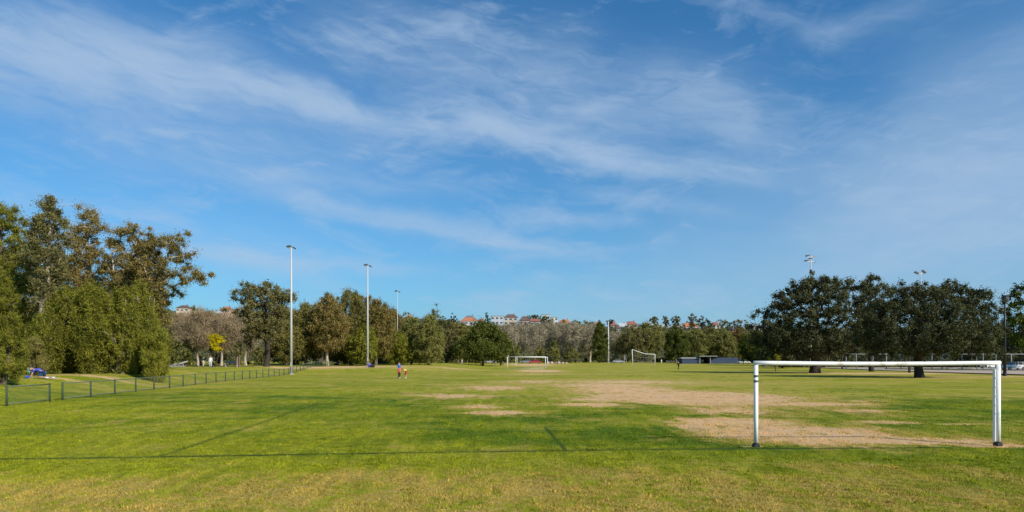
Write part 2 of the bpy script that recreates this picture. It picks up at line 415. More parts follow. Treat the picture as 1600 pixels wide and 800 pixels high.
PROF = {   # crown radius (0..1) against height in the crown (0..1)
 'round': lambda t: np.sqrt(np.clip(1-(2*t-1)**2, 0, 1))**.8,
 'dome': lambda t: np.clip(1-t**2.6, 0, 1)**.6*(.72+.28*np.clip(t*5, 0, 1)),
 'cone': lambda t: np.clip(1-t, 0, 1)**.85*(.75+.25*np.clip(t*6, 0, 1)),
 'column': lambda t: np.clip(1-t**3, 0, 1)**.6*(.7+.3*np.clip(t*3, 0, 1)),
 'vase': lambda t: (.35+.75*t)*np.clip(1-t**5, 0, 1)**.5,
 'umbrella': lambda t: (.55+.45*t)*np.clip(1-((t-.3)/.7)**2, 0, 1)**.5}
def tree(name, label, cat, px, Y, top, wpx, kind='olive', prof='round', base_frac=.18, clumps=110, crad=None, per=130,
         leaf=(.3, .16), droop=0., flat=.9, barkm=None, group=None, gap=.25, lean=0., trunk_r=None, depth=1.0, radial=False,
         lobes=6, zbase=None, z_on_hill=False, trunk_px=None, seed=None, stems=1, arms=None, tintk=None, inner=.45, minr=.012):
    global rng
    rng = np.random.default_rng(seed if seed is not None else int(px*7+Y*13+top))
    x0 = sx(px if trunk_px is None else trunk_px, Y); gz0 = float(HH(x0, Y)) if z_on_hill else gz(x0, Y)
    if zbase is not None: gz0 = zbase
    h = sz(top, Y)-gz0; rad = wpx/2/F*Y
    cxo = sx(px, Y)-x0
    cb = h*base_frac; ch = h-cb
    if crad is None: crad = max(.30, rad*.24)
    # lumpy crown: angular lobes
    la = rng.uniform(0, 2*math.pi, lobes); lt = rng.uniform(.1, .9, lobes); ls = rng.uniform(.15, .5, lobes)
    pts = []
    need = clumps; guard = 0
    while len(pts) < need and guard < 60:
        guard += 1
        n = need*3
        t = rng.random(n); a = rng.uniform(0, 2*math.pi, n); r = rng.random(n)**inner
        lump = 1-gap*1.1+np.zeros(n)
        for i in range(lobes):
            da = np.abs((a-la[i]+math.pi) % (2*math.pi)-math.pi)
            lump += ls[i]*np.exp(-(da/.7)**2-((t-lt[i])/.22)**2)*1.3
        R_ = PROF[prof](t)*np.clip(lump, .45, 1.08)
        keep = rng.random(n) < np.clip(R_*1.1, .08, 1)
        q = np.stack([np.cos(a)*r*R_*(rad-crad*.55), np.sin(a)*r*R_*(rad-crad*.55)*depth, cb+crad*.5+t*(ch-crad*.9)], -1)[keep]
        pts += list(q)
    P_ = np.array(pts[:need]); P_ += rng.normal(0, 1, P_.shape)*np.array([rad*.055, rad*.055, ch*.022]); P_[:, 0] += cxo*np.clip(P_[:, 2]/h, 0, 1)**.7
    if arms is not None:   # outreaching boughs (px, py) given as bearings
        for (apx, apy, dyy, m, sprd) in arms:
            c = np.array([sx(apx, Y+dyy)-x0, dyy, sz(apy, Y+dyy)-gz0]); P_ = np.vstack([P_, c+rng.normal(size=(m, 3))*np.array([sprd, sprd, sprd*.55])])
    # trunk and limbs
    mb = MB(); root = empty(name, (x0, Y, gz0), 0, label, cat, group)
    tr = trunk_r or max(.10, h*.022)
    nodes = []; par = []; 
    for st in range(stems):
        ang = rng.uniform(0, 6.28) if stems > 1 else 0; sp_ = rad*.30 if stems > 1 else 0
        tt = np.linspace(0, 1, 8); prev = -1
        th = h*(.86 if prof in ('cone', 'column') else .66)
        wob = rng.normal(0, .012*h, (8, 2)); wob[0] = 0; wob = np.cumsum(wob, 0)*.6
        for j, q in enumerate(tt):
            nodes.append(np.array([wob[j, 0]+(cxo+lean)*q**1.3*.7+math.cos(ang)*sp_*q+math.cos(ang)*.15*(stems > 1), wob[j, 1]+math.sin(ang)*sp_*q+math.sin(ang)*.15*(stems > 1), th*q-.15*(j == 0)]))
            par.append(prev); prev = len(nodes)-1
    ntr = len(nodes)
    NA = np.array(nodes)
    dtr = np.array([np.min(np.linalg.norm(NA-p, axis=1)) for p in P_]); order = np.argsort(dtr)
    tips = []
    for i in order:
        pnt = P_[i]; A = np.array(nodes)
        dv = pnt-A; dist = np.linalg.norm(dv, axis=1)
        cost = dist+np.clip(-dv[:, 2], 0, None)*1.2+np.where(A[:, 2] < cb*.8, 3*h, 0)-.25*dv[:, 2]*(droop < .5)
        j = int(np.argmin(cost))
        mid = (A[j]+pnt)/2+rng.normal(0, .06, 3)*dist[j]+np.array([0, 0, .10*dist[j]])
        nodes.append(mid); par.append(j); nodes.append(pnt.copy()); par.append(len(nodes)-2); tips.append(len(nodes)-1)
    wgt = np.zeros(len(nodes))
    for i in tips: wgt[i] += 1
    for i in range(len(nodes)-1, -1, -1):
        if par[i] >= 0: wgt[par[i]] += wgt[i]
    tot = wgt[[i for i in range(ntr) if par[i] < 0]].max()
    rad_n = np.maximum(tr*(wgt/tot)**.5, minr+.0*wgt)
    for i in range(len(nodes)):
        if par[i] >= 0:
            r0 = rad_n[par[i]] if i < ntr or wgt[i] > .6*wgt[par[i]] else rad_n[i]*1.15
            if i < ntr and par[i] % 8 == 0 and nodes[par[i]][2] < 0.01: r0 *= 1.35
            mb.tube([nodes[par[i]], nodes[i]], [r0, rad_n[i]], 6 if rad_n[i] > .05 else 4, cap=False)
    mb.build('trunk', barkm or bark, root, smooth=True)
    rc = crad*rng.uniform(.5, 1.35, len(P_))
    tint = rng.random(len(P_)) if tintk is None else np.clip(tintk+rng.normal(0, .3, len(P_)), 0, 1)
    V, Q, T = leaves(P_, rc, per, leaf[0], leaf[1], flat, (0, 0, -1), droop, tint, radial)
    leafobj('crown', V, Q, T, LM[kind], root)
    return root

# --- left grove (about 60 m away)
LG = 'trees of the grove at the left edge'
T_ = tree
T_('she_oak', 'feathery low she-oak at the left edge, foliage down to the ground beside the fence end', 'tree', -2, 35, 418, 84, 'sheoak', 'dome', .01, 300, .36, 210, (.17, .022), .2, 1.2, group=LG, gap=.15, stems=3, depth=.9)
T_('tall_tree', 'tall dark green tree at the left edge of the picture, behind the low she-oak', 'tree', 8, 57, 308, 122, 'sheoak', 'column', .10, 330, .58, 190, (.24, .05), .4, .8, group=LG, gap=.3, tintk=.35, seed=5)
T_('gum_tree', 'tall gum with bare pale trunk, second from the left in the grove', 'tree', 78, 53, 303, 84, 'gum', 'column', .38, 190, .58, 170, (.20, .06), .4, .9, barkm=palebark, minr=.03, group=LG, gap=.3, trunk_px=62, trunk_r=.26, tintk=.6)
T_('gum_tree', 'tall brown-leaved gum with highest crown top in the middle of the left grove', 'tree', 138, 63, 318, 100, 'browngum', 'column', .25, 230, .66, 200, (.20, .06), .5, .9, barkm=palebark, minr=.03, group=LG, gap=.35, tintk=.6)
T_('gum_tree', 'rounded brown-leaved gum just right of the tallest brown gum in the left grove', 'tree', 196, 61, 346, 104, 'browngum', 'round', .22, 230, .66, 200, (.20, .06), .5, .9, barkm=palebark, minr=.03, group=LG, gap=.3)
T_('gum_tree', 'gum with long thin boughs reaching right over the gap, rightmost of the left grove', 'tree', 238, 59, 362, 86, 'browngum', 'round', .25, 170, .52, 170, (.19, .06), .5, .9, barkm=palebark, minr=.025, group=LG, gap=.4, tintk=.45,
   arms=[(258, 378, -1, 10, .55), (276, 385, 0, 7, .4), (290, 402, -1, 7, .40), (286, 368, 1, 4, .35), (305, 428, 0, 8, .45), (322, 432, .5, 6, .35), (288, 440, -1, 8, .45), (268, 418, -1, 14, .8), (262, 455, 0, 16, .9), (270, 400, 1, 10, .6)])
for px, Y, top, w, lab, ti in ((74, 50, 488, 62, 'dark low she-oak left of the dense thicket, behind the kneeling person', .2), (104, 52, 447, 78, 'leftmost tall she-oak of the dense thicket below the gums', .4), (146, 51, 443, 76, 'dense she-oak in the middle left of the thicket below the brown gums', .5),
                          (188, 52, 450, 76, 'dense she-oak in the middle right of the thicket below the rounded gum', .45), (224, 54, 444, 72, 'rightmost she-oak of the dense thicket, at its clean right end', .6)):
    T_('she_oak', lab, 'tree', px, Y, top, w, 'sheoak', 'column', .0, 330, .34, 210, (.22, .04), -.15, 1.9, barkm=palebark, group=LG, gap=.42, stems=4, depth=1.0, tintk=ti, inner=.4, lobes=18, minr=.02)
T_('she_oak', 'narrow she-oak in front of the thicket, its foliage touching the bank', 'tree', 244, 50.5, 500, 46, 'sheoak', 'column', .0, 120, .42, 300, (.24, .03), 1.1, 1.15, group=LG, gap=.12, stems=2, tintk=.7)
T_('shrub', 'small brownish shrub at the thicket foot behind the kneeling person', 'shrub', 55, 46, 523, 46, 'olive', 'dome', .0, 70, .3, 220, (.16, .03), .3, .9, gap=.2, stems=3, tintk=.75)
T_('she_oak', 'dark tree filling the back of the left grove between the two pale trunks', 'tree', 100, 70, 388, 110, 'olive', 'column', .05, 150, .9, 230, (.3, .08), .5, .9, group=LG, tintk=.2)
T_('she_oak', 'dark tree at the back of the left grove behind the gum with long boughs', 'tree', 205, 72, 408, 130, 'olive', 'column', .03, 170, .9, 230, (.3, .08), .5, .9, group=LG, tintk=.25)
T_('she_oak', 'dark tree at the back of the grove at the left picture edge', 'tree', 20, 68, 380, 120, 'olive', 'column', .03, 150, .9, 230, (.3, .08), .5, .9, group=LG, tintk=.15)

# --- trees round the picnic ground
MG = 'trees round the picnic ground left of the field'
mid = [
 ('bare_tree', 'leafless brown tree nearest the left grove, above the fallen log', 282, 112, 488, 66, 'twig', 'round', .2, {}),
 ('bare_tree', 'leafless brown tree with pale forked trunk beside the standing woman', 312, 104, 483, 72, 'twig', 'round', .28, dict(barkm=palebark, trunk_px=309)),
 ('bare_tree', 'leafless brown tree behind the yellow wattle', 346, 118, 484, 60, 'twig', 'round', .22, {}),
 ('bare_tree', 'leafless grey tree tucked against the left side of the big gum', 384, 122, 478, 48, 'greytwig', 'round', .2, {}),
]
for nm, lab, px, Y, top, w, kd, pf, bf, kw in mid:
    T_(nm, lab, 'bare tree', px, Y, top, w*1.1, kd, pf, bf, 170, 1.0, 80, (.75, .040), 0, .9, group=MG, radial=True, gap=.2, minr=.035, **{'barkm': palebark, **kw})
T_('gum_tree', 'big spreading gum with dark trunk, tallest tree left of the nearest white pole', 'tree', 414, 103, 438, 104, 'gum', 'umbrella', .28, 230, .78, 150, (.28, .12), .2, .75, darkbark, MG, gap=.12, trunk_r=.42, trunk_px=416, tintk=.55, lobes=9,
   arms=[(455, 466, 0, 8, .8), (444, 456, 0, 8, .8), (378, 462, 0, 10, .9), (388, 450, 0, 8, .8), (380, 490, -1, 12, 1.0), (450, 490, 1, 8, .8), (396, 520, 0, 10, 1.1), (384, 535, 1, 10, 1.0)])
T_('wattle_tree', 'yellow flowering wattle above the picnic ground', 'tree', 340, 99, 519, 46, 'wattle', 'umbrella', .45, 42, .50, 150, (.16, .09), 0, .6, darkbark, gap=.45, stems=3, trunk_px=334)
T_('small_tree', 'small grey-green tree with thick pinkish trunk right of the wattle', 'tree', 374, 97, 533, 26, 'gum', 'round', .45, 24, .5, 150, (.2, .08), .4, .8, pinkbark, trunk_r=.26, trunk_px=372)
T_('shrub', 'dark green bush left of the pale forked trunk', 'shrub', 290, 103, 526, 34, 'darkgreen', 'round', .05, 40, .7, 160, (.22, .12), 0, .9, gap=.2)
T_('shrub', 'bright olive bush at the right foot of the left grove', 'shrub', 262, 98, 530, 26, 'sheoak', 'dome', .0, 40, .6, 160, (.25, .05), .4, .9, gap=.2, tintk=.8)
line = [
 ('she_oak', 'low olive tree directly behind the nearest white pole', 446, 120, 503, 44, 'olive', 'round', .10, .5),
 ('she_oak', 'olive-green tree between the nearest white pole and the brown she-oaks', 478, 124, 473, 54, 'olive', 'column', .16, .35),
 ('she_oak', 'brownish she-oak with pale stem, second tree right of the nearest pole', 512, 122, 457, 52, 'browngum', 'column', .18, .55),
 ('she_oak', 'tall dark olive she-oak left of the second white pole', 548, 128, 449, 54, 'olive', 'column', .14, .3),
 ('she_oak', 'brown-topped she-oak just right of the second white pole', 588, 130, 468, 46, 'browngum', 'column', .12, .45),
 ('she_oak', 'brown she-oak behind the third white pole', 614, 150, 485, 40, 'browngum', 'round', .12, .4),
 ('she_oak', 'drooping olive she-oak right of the third pole', 642, 142, 494, 42, 'willow', 'dome', .08, .5),
 ('she_oak', 'pointed drooping she-oak standing forward at the right end of the left tree row', 670, 136, 490, 42, 'willow', 'column', .05, .65),
 ('she_oak', 'olive tree glimpsed between the two brown she-oaks right of the nearest pole', 500, 142, 470, 50, 'olive', 'round', .08, .5),
 ('she_oak', 'brown-olive tree glimpsed behind the second white pole', 570, 144, 460, 50, 'browngum', 'round', .08, .4),
 ('she_oak', 'loose olive tree at the back between the second and third poles', 602, 160, 474, 42, 'gum', 'round', .08, .5),
 ('she_oak', 'loose grey-olive tree behind the nearest white pole', 458, 144, 486, 44, 'gum', 'round', .08, .6),
 ('she_oak', 'short olive tree behind the adult in blue and child in yellow', 622, 136, 520, 40, 'sheoak', 'dome', .06, .4),
 ('she_oak', 'low olive tree under the brown she-oak by the second pole', 570, 124, 510, 44, 'sheoak', 'dome', .10, .4),
 ('she_oak', 'low dark tree at the feet of the tall she-oaks left of the second pole', 528, 134, 505, 50, 'olive', 'dome', .05, .2),
 ('she_oak', 'low dark tree between the big gum and the nearest white pole', 462, 136, 500, 46, 'olive', 'dome', .05, .25)]
for nm, lab, px, Y, top, w, kd, pf, bf, ti in line:
    T_(nm, lab, 'tree', px, Y, top, w*1.30, kd, pf, bf, 240, .80, 140, (.40, .11), .8, 1.2, palebark if ti > .5 else bark, group='row of she-oaks left of the field', gap=.30, lobes=11, tintk=ti, stems=1 if bf > .13 else 2)
cen = [
 ('tree', 'grey-green loose tree left of the broad dark tree', 698, 192, 499, 42, 'gum', 'round', .1, .4, 'bark'),
 ('tree', 'olive tree filling the gap before the broad dark tree', 716, 205, 506, 36, 'olive', 'round', .1, .6, 'bark'),
 ('broad_tree', 'broad dark green tree left of the far goals', 754, 182, 499, 78, 'darkgreen', 'dome', .08, .45, 'darkbark'),
 ('tree', 'small green tree tucked right of the broad dark tree', 782, 200, 528, 30, 'darkgreen', 'round', .1, .6, 'darkbark'),
 ('tree', 'hazy olive tree behind the gap between the loose grey-green and broad dark trees', 730, 225, 507, 46, 'willow', 'round', .05, .5, 'bark'),
 ('tree', 'dull olive tree behind the goal with sloping crossbar, in the dip of the treeline', 1000, 300, 513, 50, 'willow', 'round', .05, .3, 'bark'),
 ('tree', 'dull olive tree behind the person in black, left of the willows', 1070, 295, 515, 44, 'willow', 'round', .05, .6, 'bark'),
 ('tree', 'olive tree filling the gap behind the two right-hand willows', 1122, 300, 514, 48, 'olive', 'round', .05, .6, 'bark'),
 ('tree', 'narrow dark green tree just left of the fourth white pole', 937, 262, 500, 26, 'darkgreen', 'column', .04, .55, 'darkbark'),
 ('tree', 'brown-green tree left of the goal with sloping crossbar', 988, 272, 510, 50, 'gum', 'round', .1, .7, 'bark'),
 ('tree', 'rounded green tree above the sloping crossbar', 1016, 276, 503, 48, 'willow', 'round', .1, .45, 'bark'),
 ('tree', 'dense dark tree with egg-shaped crown above the person in black', 1056, 250, 508, 36, 'darkgreen', 'column', .06, .35, 'bark'),
 ('willow', 'weeping olive tree behind the blue shed, leftmost of three', 1086, 268, 514, 40, 'willow', 'dome', .08, .35, 'bark'),
 ('willow', 'weeping olive tree behind the blue shed, middle of three', 1110, 275, 511, 42, 'willow', 'dome', .08, .45, 'bark'),
 ('willow', 'weeping olive tree behind the blue shed, rightmost of three', 1134, 270, 516, 38, 'willow', 'dome', .08, .6, 'bark'),
 ('autumn_tree', 'small orange-brown tree between the willows and the dark figs', 1152, 290, 514, 26, 'autumn', 'round', .1, .5, 'bark'),
 ('tree', 'dark leafy tree left of the large fig', 1180, 205, 515, 56, 'darkgreen', 'dome', .06, .15, 'darkbark'),
 ('tree', 'dark low tree under the left side of the large fig', 1222, 150, 502, 58, 'fig', 'dome', .06, .4, 'darkbark')]
BK = dict(bark=bark, darkbark=darkbark)
for nm, lab, px, Y, top, w, kd, pf, bf, ti, bk in cen:
    T_(nm, lab, 'tree', px, Y, top, w*1.28, kd, pf, bf, 230, w/2/F*Y*.22, 100, (.5, .22), .4, 1.1, BK[bk], gap=.3, tintk=ti, lobes=8)
bares = [(793, 268, 506, 'leafless grey tree at the left end of the bare row, above the left goal post'), (814, 280, 503, 'leafless grey tree above the middle of the far crossbar'),
         (836, 270, 505, 'leafless grey tree over the red car'), (858, 276, 502, 'leafless grey tree above the right post of the far goal'),
         (880, 270, 505, 'tall leafless grey tree right of the far goals'), (902, 266, 504, 'leafless grey tree with pale trunk, second from the right of the bare row'),
         (922, 274, 507, 'leafless grey tree at the right end of the bare row beside the narrow dark tree'), (964, 285, 518, 'pale leafless tree right of the fourth white pole')]
for px, Y, top, lab in bares:
    T_('bare_tree', lab, 'bare tree', px, Y, top, 42, 'greytwig', 'round', .25, 100, 1.6, 52, (1.3, .09), 0, 1.0, palebark, 'row of bare trees behind the far goals', radial=True, gap=.12, trunk_r=.36, minr=.08)
for px, Y, top, lab in ((806, 262, 536, 'green bush below the bare trees left of the second goal'), (866, 262, 533, 'olive bush under the bare trees right of the far goal'), (893, 262, 541, 'dull green bush beneath the pale-trunked bare tree'), (845, 264, 540, 'dark bush beneath the bare trees beside the red car')):
    T_('shrub', lab, 'shrub', px, Y, top, 26, 'willow', 'dome', .0, 45, None, 110, (.5, .24), .2, .9, gap=.2, stems=2)

# --- right: figs
T_('fig_tree', 'large dark spreading fig with thick trunk behind the left part of the near goal', 'tree', 1282, 96, 437, 188, 'fig', 'dome', .17, 430, .74, 180, (.26, .15), .1, .9, darkbark, gap=.22, trunk_px=1273, trunk_r=.62, lobes=9, depth=.85, inner=.35,
   arms=[(1206, 490, 0, 8, .7), (1218, 474, -1, 8, .7), (1232, 458, 0, 12, .8), (1250, 446, 0, 12, .9), (1272, 440, 0, 10, .9), (1300, 438, 0, 12, 1.0), (1335, 446, 0, 12, .9), (1195, 520, 1, 16, 1.1), (1205, 540, 1, 12, 1.0)])
T_('fig_tree', 'dark fig with pointed top between the two large figs', 'tree', 1362, 108, 427, 66, 'fig', 'round', .17, 190, .75, 160, (.28, .15), .1, .9, darkbark, gap=.35, tintk=.6)
T_('fig_tree', 'wide dark fig with drooping crown behind the right part of the near goal', 'tree', 1452, 72, 447, 206, 'fig', 'dome', .23, 600, .58, 180, (.20, .10), .6, .95, darkbark, gap=.15, trunk_px=1437, trunk_r=.42, lobes=9, depth=.8, inner=.35, tintk=.55,
   arms=[(1555, 520, 0, 12, .7), (1546, 484, 0, 12, .6), (1525, 462, 0, 12, .6), (1540, 466, 0, 4, .3), (1400, 458, 0, 14, .8), (1372, 478, 0, 12, .8), (1500, 454, 0, 14, .7), (1470, 452, 0, 12, .6), (1520, 476, 0, 16, .8), (1430, 452, 0, 10, .6), (1352, 500, 0, 12, .8), (1540, 545, -1, 8, .5)])
T_('fig_tree', 'dark fig with yellow-green leaves at the right edge behind the black lamp post', 'tree', 1650, 120, 408, 168, 'brightfig', 'dome', .12, 360, .95, 170, (.34, .20), .1, .9, darkbark, gap=.28, seed=3)
for px, Y, top, w, lab in ((1262, 190, 520, 110, 'dark backing tree behind the large left fig'), (1350, 185, 500, 110, 'dark backing tree behind the court fence between the figs'), (1440, 182, 500, 120, 'dark backing tree behind the wide right fig'),
                        (1525, 180, 495, 110, 'dark backing tree behind the right end of the court fence'), (1605, 175, 490, 110, 'dark backing tree behind the white station wagon')):
    T_('tree', lab, 'tree', px, Y, top, w, 'fig', 'dome', .04, 130, 1.7, 130, (.55, .3), .1, .8, darkbark, gap=.15, tintk=.2)
T_('sapling', 'pale green sapling under the large left fig beside the white car', 'tree', 1212, 112, 543, 22, 'sheoak', 'column', .15, 26, .4, 110, (.2, .1), .1, .9, bark, tintk=.9)

# --- ridge trees far behind
ridge_t = [
 ('umbrella_pine', 'flat-domed pale tree on the skyline left of the palm', 680, 420, 475, 36, 'gum', 'umbrella', .45, .75, .45),
 ('palm', 'dark shaggy palm on the skyline between the domed tree and the orange roof', 708, 440, 483, 14, 'fig', 'column', .25, .4, .1),
 ('pine', 'small pointed green pine on the skyline left of the white flat-roofed house', 761, 500, 487, 15, 'darkgreen', 'cone', .02, .45, .05),
 ('tree', 'dark rounded tree on the skyline above the brown roofs', 836, 560, 490, 20, 'darkgreen', 'round', .1, .2, .2),
 ('tree', 'dark tree on the skyline right of the brown roofs', 850, 565, 493, 16, 'darkgreen', 'round', .1, .3, .2),
 ('tree', 'small dark tree on the skyline behind the top of the fourth pole', 953, 560, 498, 12, 'fig', 'round', .2, .5, .2),
 ('gum_tree', 'skyline gum with open crown, first of three above the pale roofs', 1023, 540, 492, 17, 'gum', 'umbrella', .35, .4, .45),
 ('gum_tree', 'skyline gum with thin high crown, second of three above the pale roofs', 1040, 545, 491, 16, 'gum', 'umbrella', .40, .4, .45),
 ('gum_tree', 'skyline gum with broad crown, third of three above the pale roofs', 1056, 540, 492, 21, 'gum', 'umbrella', .35, .4, .4),
 ('gum_tree', 'dark skyline gum above the long orange roof', 1082, 540, 489, 20, 'gum', 'round', .2, .2, .3),
 ('gum_tree', 'dark skyline gum right of the long orange roof', 1097, 545, 493, 16, 'gum', 'round', .2, .2, .3),
 ('tree', 'small dark tree on the skyline left of the red roof', 1107, 540, 499, 12, 'fig', 'round', .1, .5, .2),
 ('tree', 'rounded olive tree on the skyline right of the red roof', 1133, 520, 496, 22, 'olive', 'round', .1, .4, .1),
 ('tree', 'brown-green tree on the skyline above the orange-brown tree', 1156, 520, 496, 22, 'browngum', 'round', .1, .3, .2),
 ('tree', 'rounded tree on the skyline behind the third white pole', 634, 430, 485, 26, 'gum', 'round', .2, .5, .3),
 ('tree', 'grey-green tree on the slope left of the palm', 694, 400, 492, 34, 'olive', 'round', .1, .4, .2),
 ('tree', 'low olive tree on the slope below the long orange roof', 1095, 420, 513, 32, 'olive', 'round', .1, .5, .2),
 ('tree', 'low green tree on the slope below the pale roofs', 1030, 430, 509, 34, 'olive', 'round', .1, .5, .2)]
for nm, lab, px, Y, top, w, kd, pf, bf, ti, gp in ridge_t:
    T_(nm, lab, 'tree', px, Y, top+1, w*1.25, kd, pf, bf*.4, 46, w/2/F*Y*.24, 55, (.8, .42), .1, .8, darkbark, gap=gp, tintk=ti, z_on_hill=True)

# --- undergrowth and hill scrub (uncountable)
def strip(name, pts, hgt, wid, n, kind, rad, per, leaf, zf=gz):
    global rng
    rng = np.random.default_rng(len(name)*91+n)
    P2 = np.array([(sx(a, b), b) for a, b in pts]); seg = np.linalg.norm(np.diff(P2, axis=0), axis=1); cum = np.concatenate([[0], np.cumsum(seg)])
    s = rng.uniform(0, cum[-1], n); X = np.interp(s, cum, P2[:, 0])+rng.normal(0, wid*.4, n); Yy = np.interp(s, cum, P2[:, 1])+rng.normal(0, wid, n)
    hh = hgt*(.65+.5*np.sin(s*.17)*np.sin(s*.057+2))*rng.random(n)
    C = np.stack([X, Yy, H(X, Yy)+hh], -1)
    V, Q, T = leaves(C, rad*rng.uniform(.6, 1.3, n), per, leaf[0], leaf[1], .8, (0, 0, -1), .2)
    setp(leafobj(name, V, Q, T, LM[kind]), kind='stuff')
strip('undergrowth', [(-250, 66), (-60, 70), (255, 76)], 5.5, 2.0, 420, 'scrub', 1.2, 80, (.4, .2))
strip('undergrowth', [(262, 126), (450, 142), (600, 158), (690, 200)], 5.5, 2.5, 420, 'scrub', 1.5, 80, (.5, .26))
strip('undergrowth', [(690, 205), (790, 292), (960, 302), (1170, 296), (1215, 220)], 7.0, 3.0, 620, 'scrub', 2.0, 80, (.8, .42))
strip('undergrowth', [(1200, 170), (1330, 172), (1700, 168)], 4.5, 2.5, 330, 'fig', 1.6, 80, (.6, .32))
rng = np.random.default_rng(77)
n = 4600
Yh = 350+rng.random(n)**.8*330; Xh = (rng.uniform(-150, 1500, n)-800)/F*Yh
C = np.stack([Xh, Yh, HH(Xh, Yh)+rng.random(n)*2.9], -1)
V, Q, T = leaves(C, rng.uniform(1.2, 3.2, n), 60, 1.0, .55, .8)
setp(leafobj('hillside_scrub', V, Q, T, LM['hillscrub']), kind='stuff')

# ------------------------------------------------------------------ grass blades near the camera
rng = np.random.default_rng(4)
def blades(n, y0, y1, h, w):
    Yb = np.sqrt(rng.uniform(y0*y0, y1*y1, n)); Xb = rng.uniform(-.86, .86, n)*Yb
    e = np.zeros(n)
    for (cx, cy, rx, ry, a) in DIRT[:22]: e = np.maximum(e, a*np.exp(-((Xb-cx)/rx)**2-((Yb-cy)/ry)**2))
    ln = np.zeros(n)
    for (x0, y0_, x1, y1_, wd, a) in LINES:
        L_ = math.hypot(x1-x0, y1_-y0_); ux, uy = (x1-x0)/L_, (y1_-y0_)/L_
        al = (Xb-x0)*ux+(Yb-y0_)*uy; ac = np.abs((Yb-y0_)*ux-(Xb-x0)*uy)
        ln = np.maximum(ln, (ac < wd*1.6)*(al > 0)*(al < L_)*a)
    keep = rng.random(n) > np.clip(1.25*(e-.28), 0, .93)+ln*.9
    Xb, Yb = Xb[keep], Yb[keep]; n = len(Xb)
    Xb += .06*np.sin(Yb*17+Xb*9); 
    Z = H(Xb, Yb); a = rng.uniform(0, 6.283, n); hh = h*rng.uniform(.45, 1.25, n)*(1+.35*np.sin(Xb*3.1)*np.sin(Yb*2.3+1)); ww = w*rng.uniform(.7, 1.3, n)
    ln_ = rng.uniform(.15, 1.0, n)*hh; b_ = rng.uniform(0, 6.283, n)
    p0 = np.stack([Xb-np.cos(a)*ww/2, Yb-np.sin(a)*ww/2, Z-.004], -1); p1 = np.stack([Xb+np.cos(a)*ww/2, Yb+np.sin(a)*ww/2, Z-.004], -1)
    p2 = np.stack([Xb+np.cos(b_)*ln_, Yb+np.sin(b_)*ln_, Z+hh], -1)
    V = np.stack([p0, p1, p2], 1).reshape(-1, 3); Q = np.arange(n*3).reshape(-1, 3)
    cell = (np.floor(Xb/(.10+.004*Yb)).astype(int)*73856093) ^ (np.floor(Yb/(.22+.02*Yb)).astype(int)*19349663)
    shade = ((cell % 1009)/1009.0+np.sin(cell*.37)*.5) % 1.0
    T = np.repeat(np.stack([rng.random(n), rng.random(n), np.clip(shade*.8+rng.random(n)*.2, 0, 1)], -1), 3, axis=0)
    return V, Q, T
bl = bpy.data.materials.new('grass_blade'); bl.use_nodes = True; t = bl.node_tree; t.nodes.clear()
c, _, _ = turf_nodes(t)
at = t.nodes.new('ShaderNodeAttribute'); at.attribute_name = 'tint'; s_ = t.nodes.new('ShaderNodeSeparateXYZ'); t.links.new(at.outputs['Vector'], s_.inputs[0])
ta, tb, tcn = S(t, s_.outputs[0]), S(t, s_.outputs[1]), S(t, s_.outputs[2])
c = mixc(t, ta.step(.72, 1.0)*.6, c, (.34, .30, .09)); c = mixc(t, tb.step(.55, 1.0)*.45, c, (.20, .30, .03)); c = mixc(t, 1.0, c, (1.48, 1.42, 1.1), 'MULTIPLY'); c = mixc(t, tcn.step(.1, .75)*.62, c, mixc(t, 1.0, c, (.42, .50, .42), 'MULTIPLY'))
d = t.nodes.new('ShaderNodeBsdfDiffuse'); tr = t.nodes.new('ShaderNodeBsdfTranslucent'); mx = t.nodes.new('ShaderNodeMixShader'); o = t.nodes.new('ShaderNodeOutputMaterial')
t.links.new(c.k, d.inputs[0]); t.links.new(c.k, tr.inputs[0]); mx.inputs[0].default_value = .3
t.links.new(d.outputs[0], mx.inputs[1]); t.links.new(tr.outputs[0], mx.inputs[2]); t.links.new(mx.outputs[0], o.inputs[0])
def tufts(n, y0, y1):
    Yb = np.sqrt(rng.uniform(y0*y0, y1*y1, n)); Xb = rng.uniform(-.86, .86, n)*Yb
    m = rng.integers(14, 34, n); ci = np.repeat(np.arange(n), m); N = len(ci)
    rr = np.repeat(rng.uniform(.03, .13, n), m)
    X = Xb[ci]+rng.normal(0, 1, N)*rr; Yy = Yb[ci]+rng.normal(0, 1, N)*rr; Z = H(X, Yy)
    hh = np.repeat(rng.uniform(.022, .048, n), m)*rng.uniform(.5, 1.2, N); a = rng.uniform(0, 6.283, N); w = rng.uniform(.006, .014, N)
    b_ = rng.uniform(0, 6.283, N); l_ = hh*rng.uniform(.3, 1.0, N)
    V = np.stack([np.stack([X-np.cos(a)*w, Yy-np.sin(a)*w, Z-.004], -1), np.stack([X+np.cos(a)*w, Yy+np.sin(a)*w, Z-.004], -1), np.stack([X+np.cos(b_)*l_, Yy+np.sin(b_)*l_, Z+hh], -1)], 1).reshape(-1, 3)
    T = np.repeat(np.stack([rng.random(N)*.7, np.repeat(rng.random(n), m), np.repeat(rng.random(n), m)], -1), 3, axis=0)
    return V, np.arange(N*3).reshape(-1, 3), T
parts = [tufts(1300, 7.2, 13), tufts(2600, 13, 26), tufts(2600, 26, 46), blades(260000, 7.2, 12, .024, .007), blades(160000, 12, 18, .028, .010), blades(110000, 18, 32, .034, .017)]
Vs, Qs, Ts = [], [], []; off = 0
for V, Q, T in parts: Vs.append(V); Qs.append(Q+off); Ts.append(T); off += len(V)
setp(leafobj('grass', np.vstack(Vs), np.vstack(Qs), np.vstack(Ts), bl), kind='stuff')

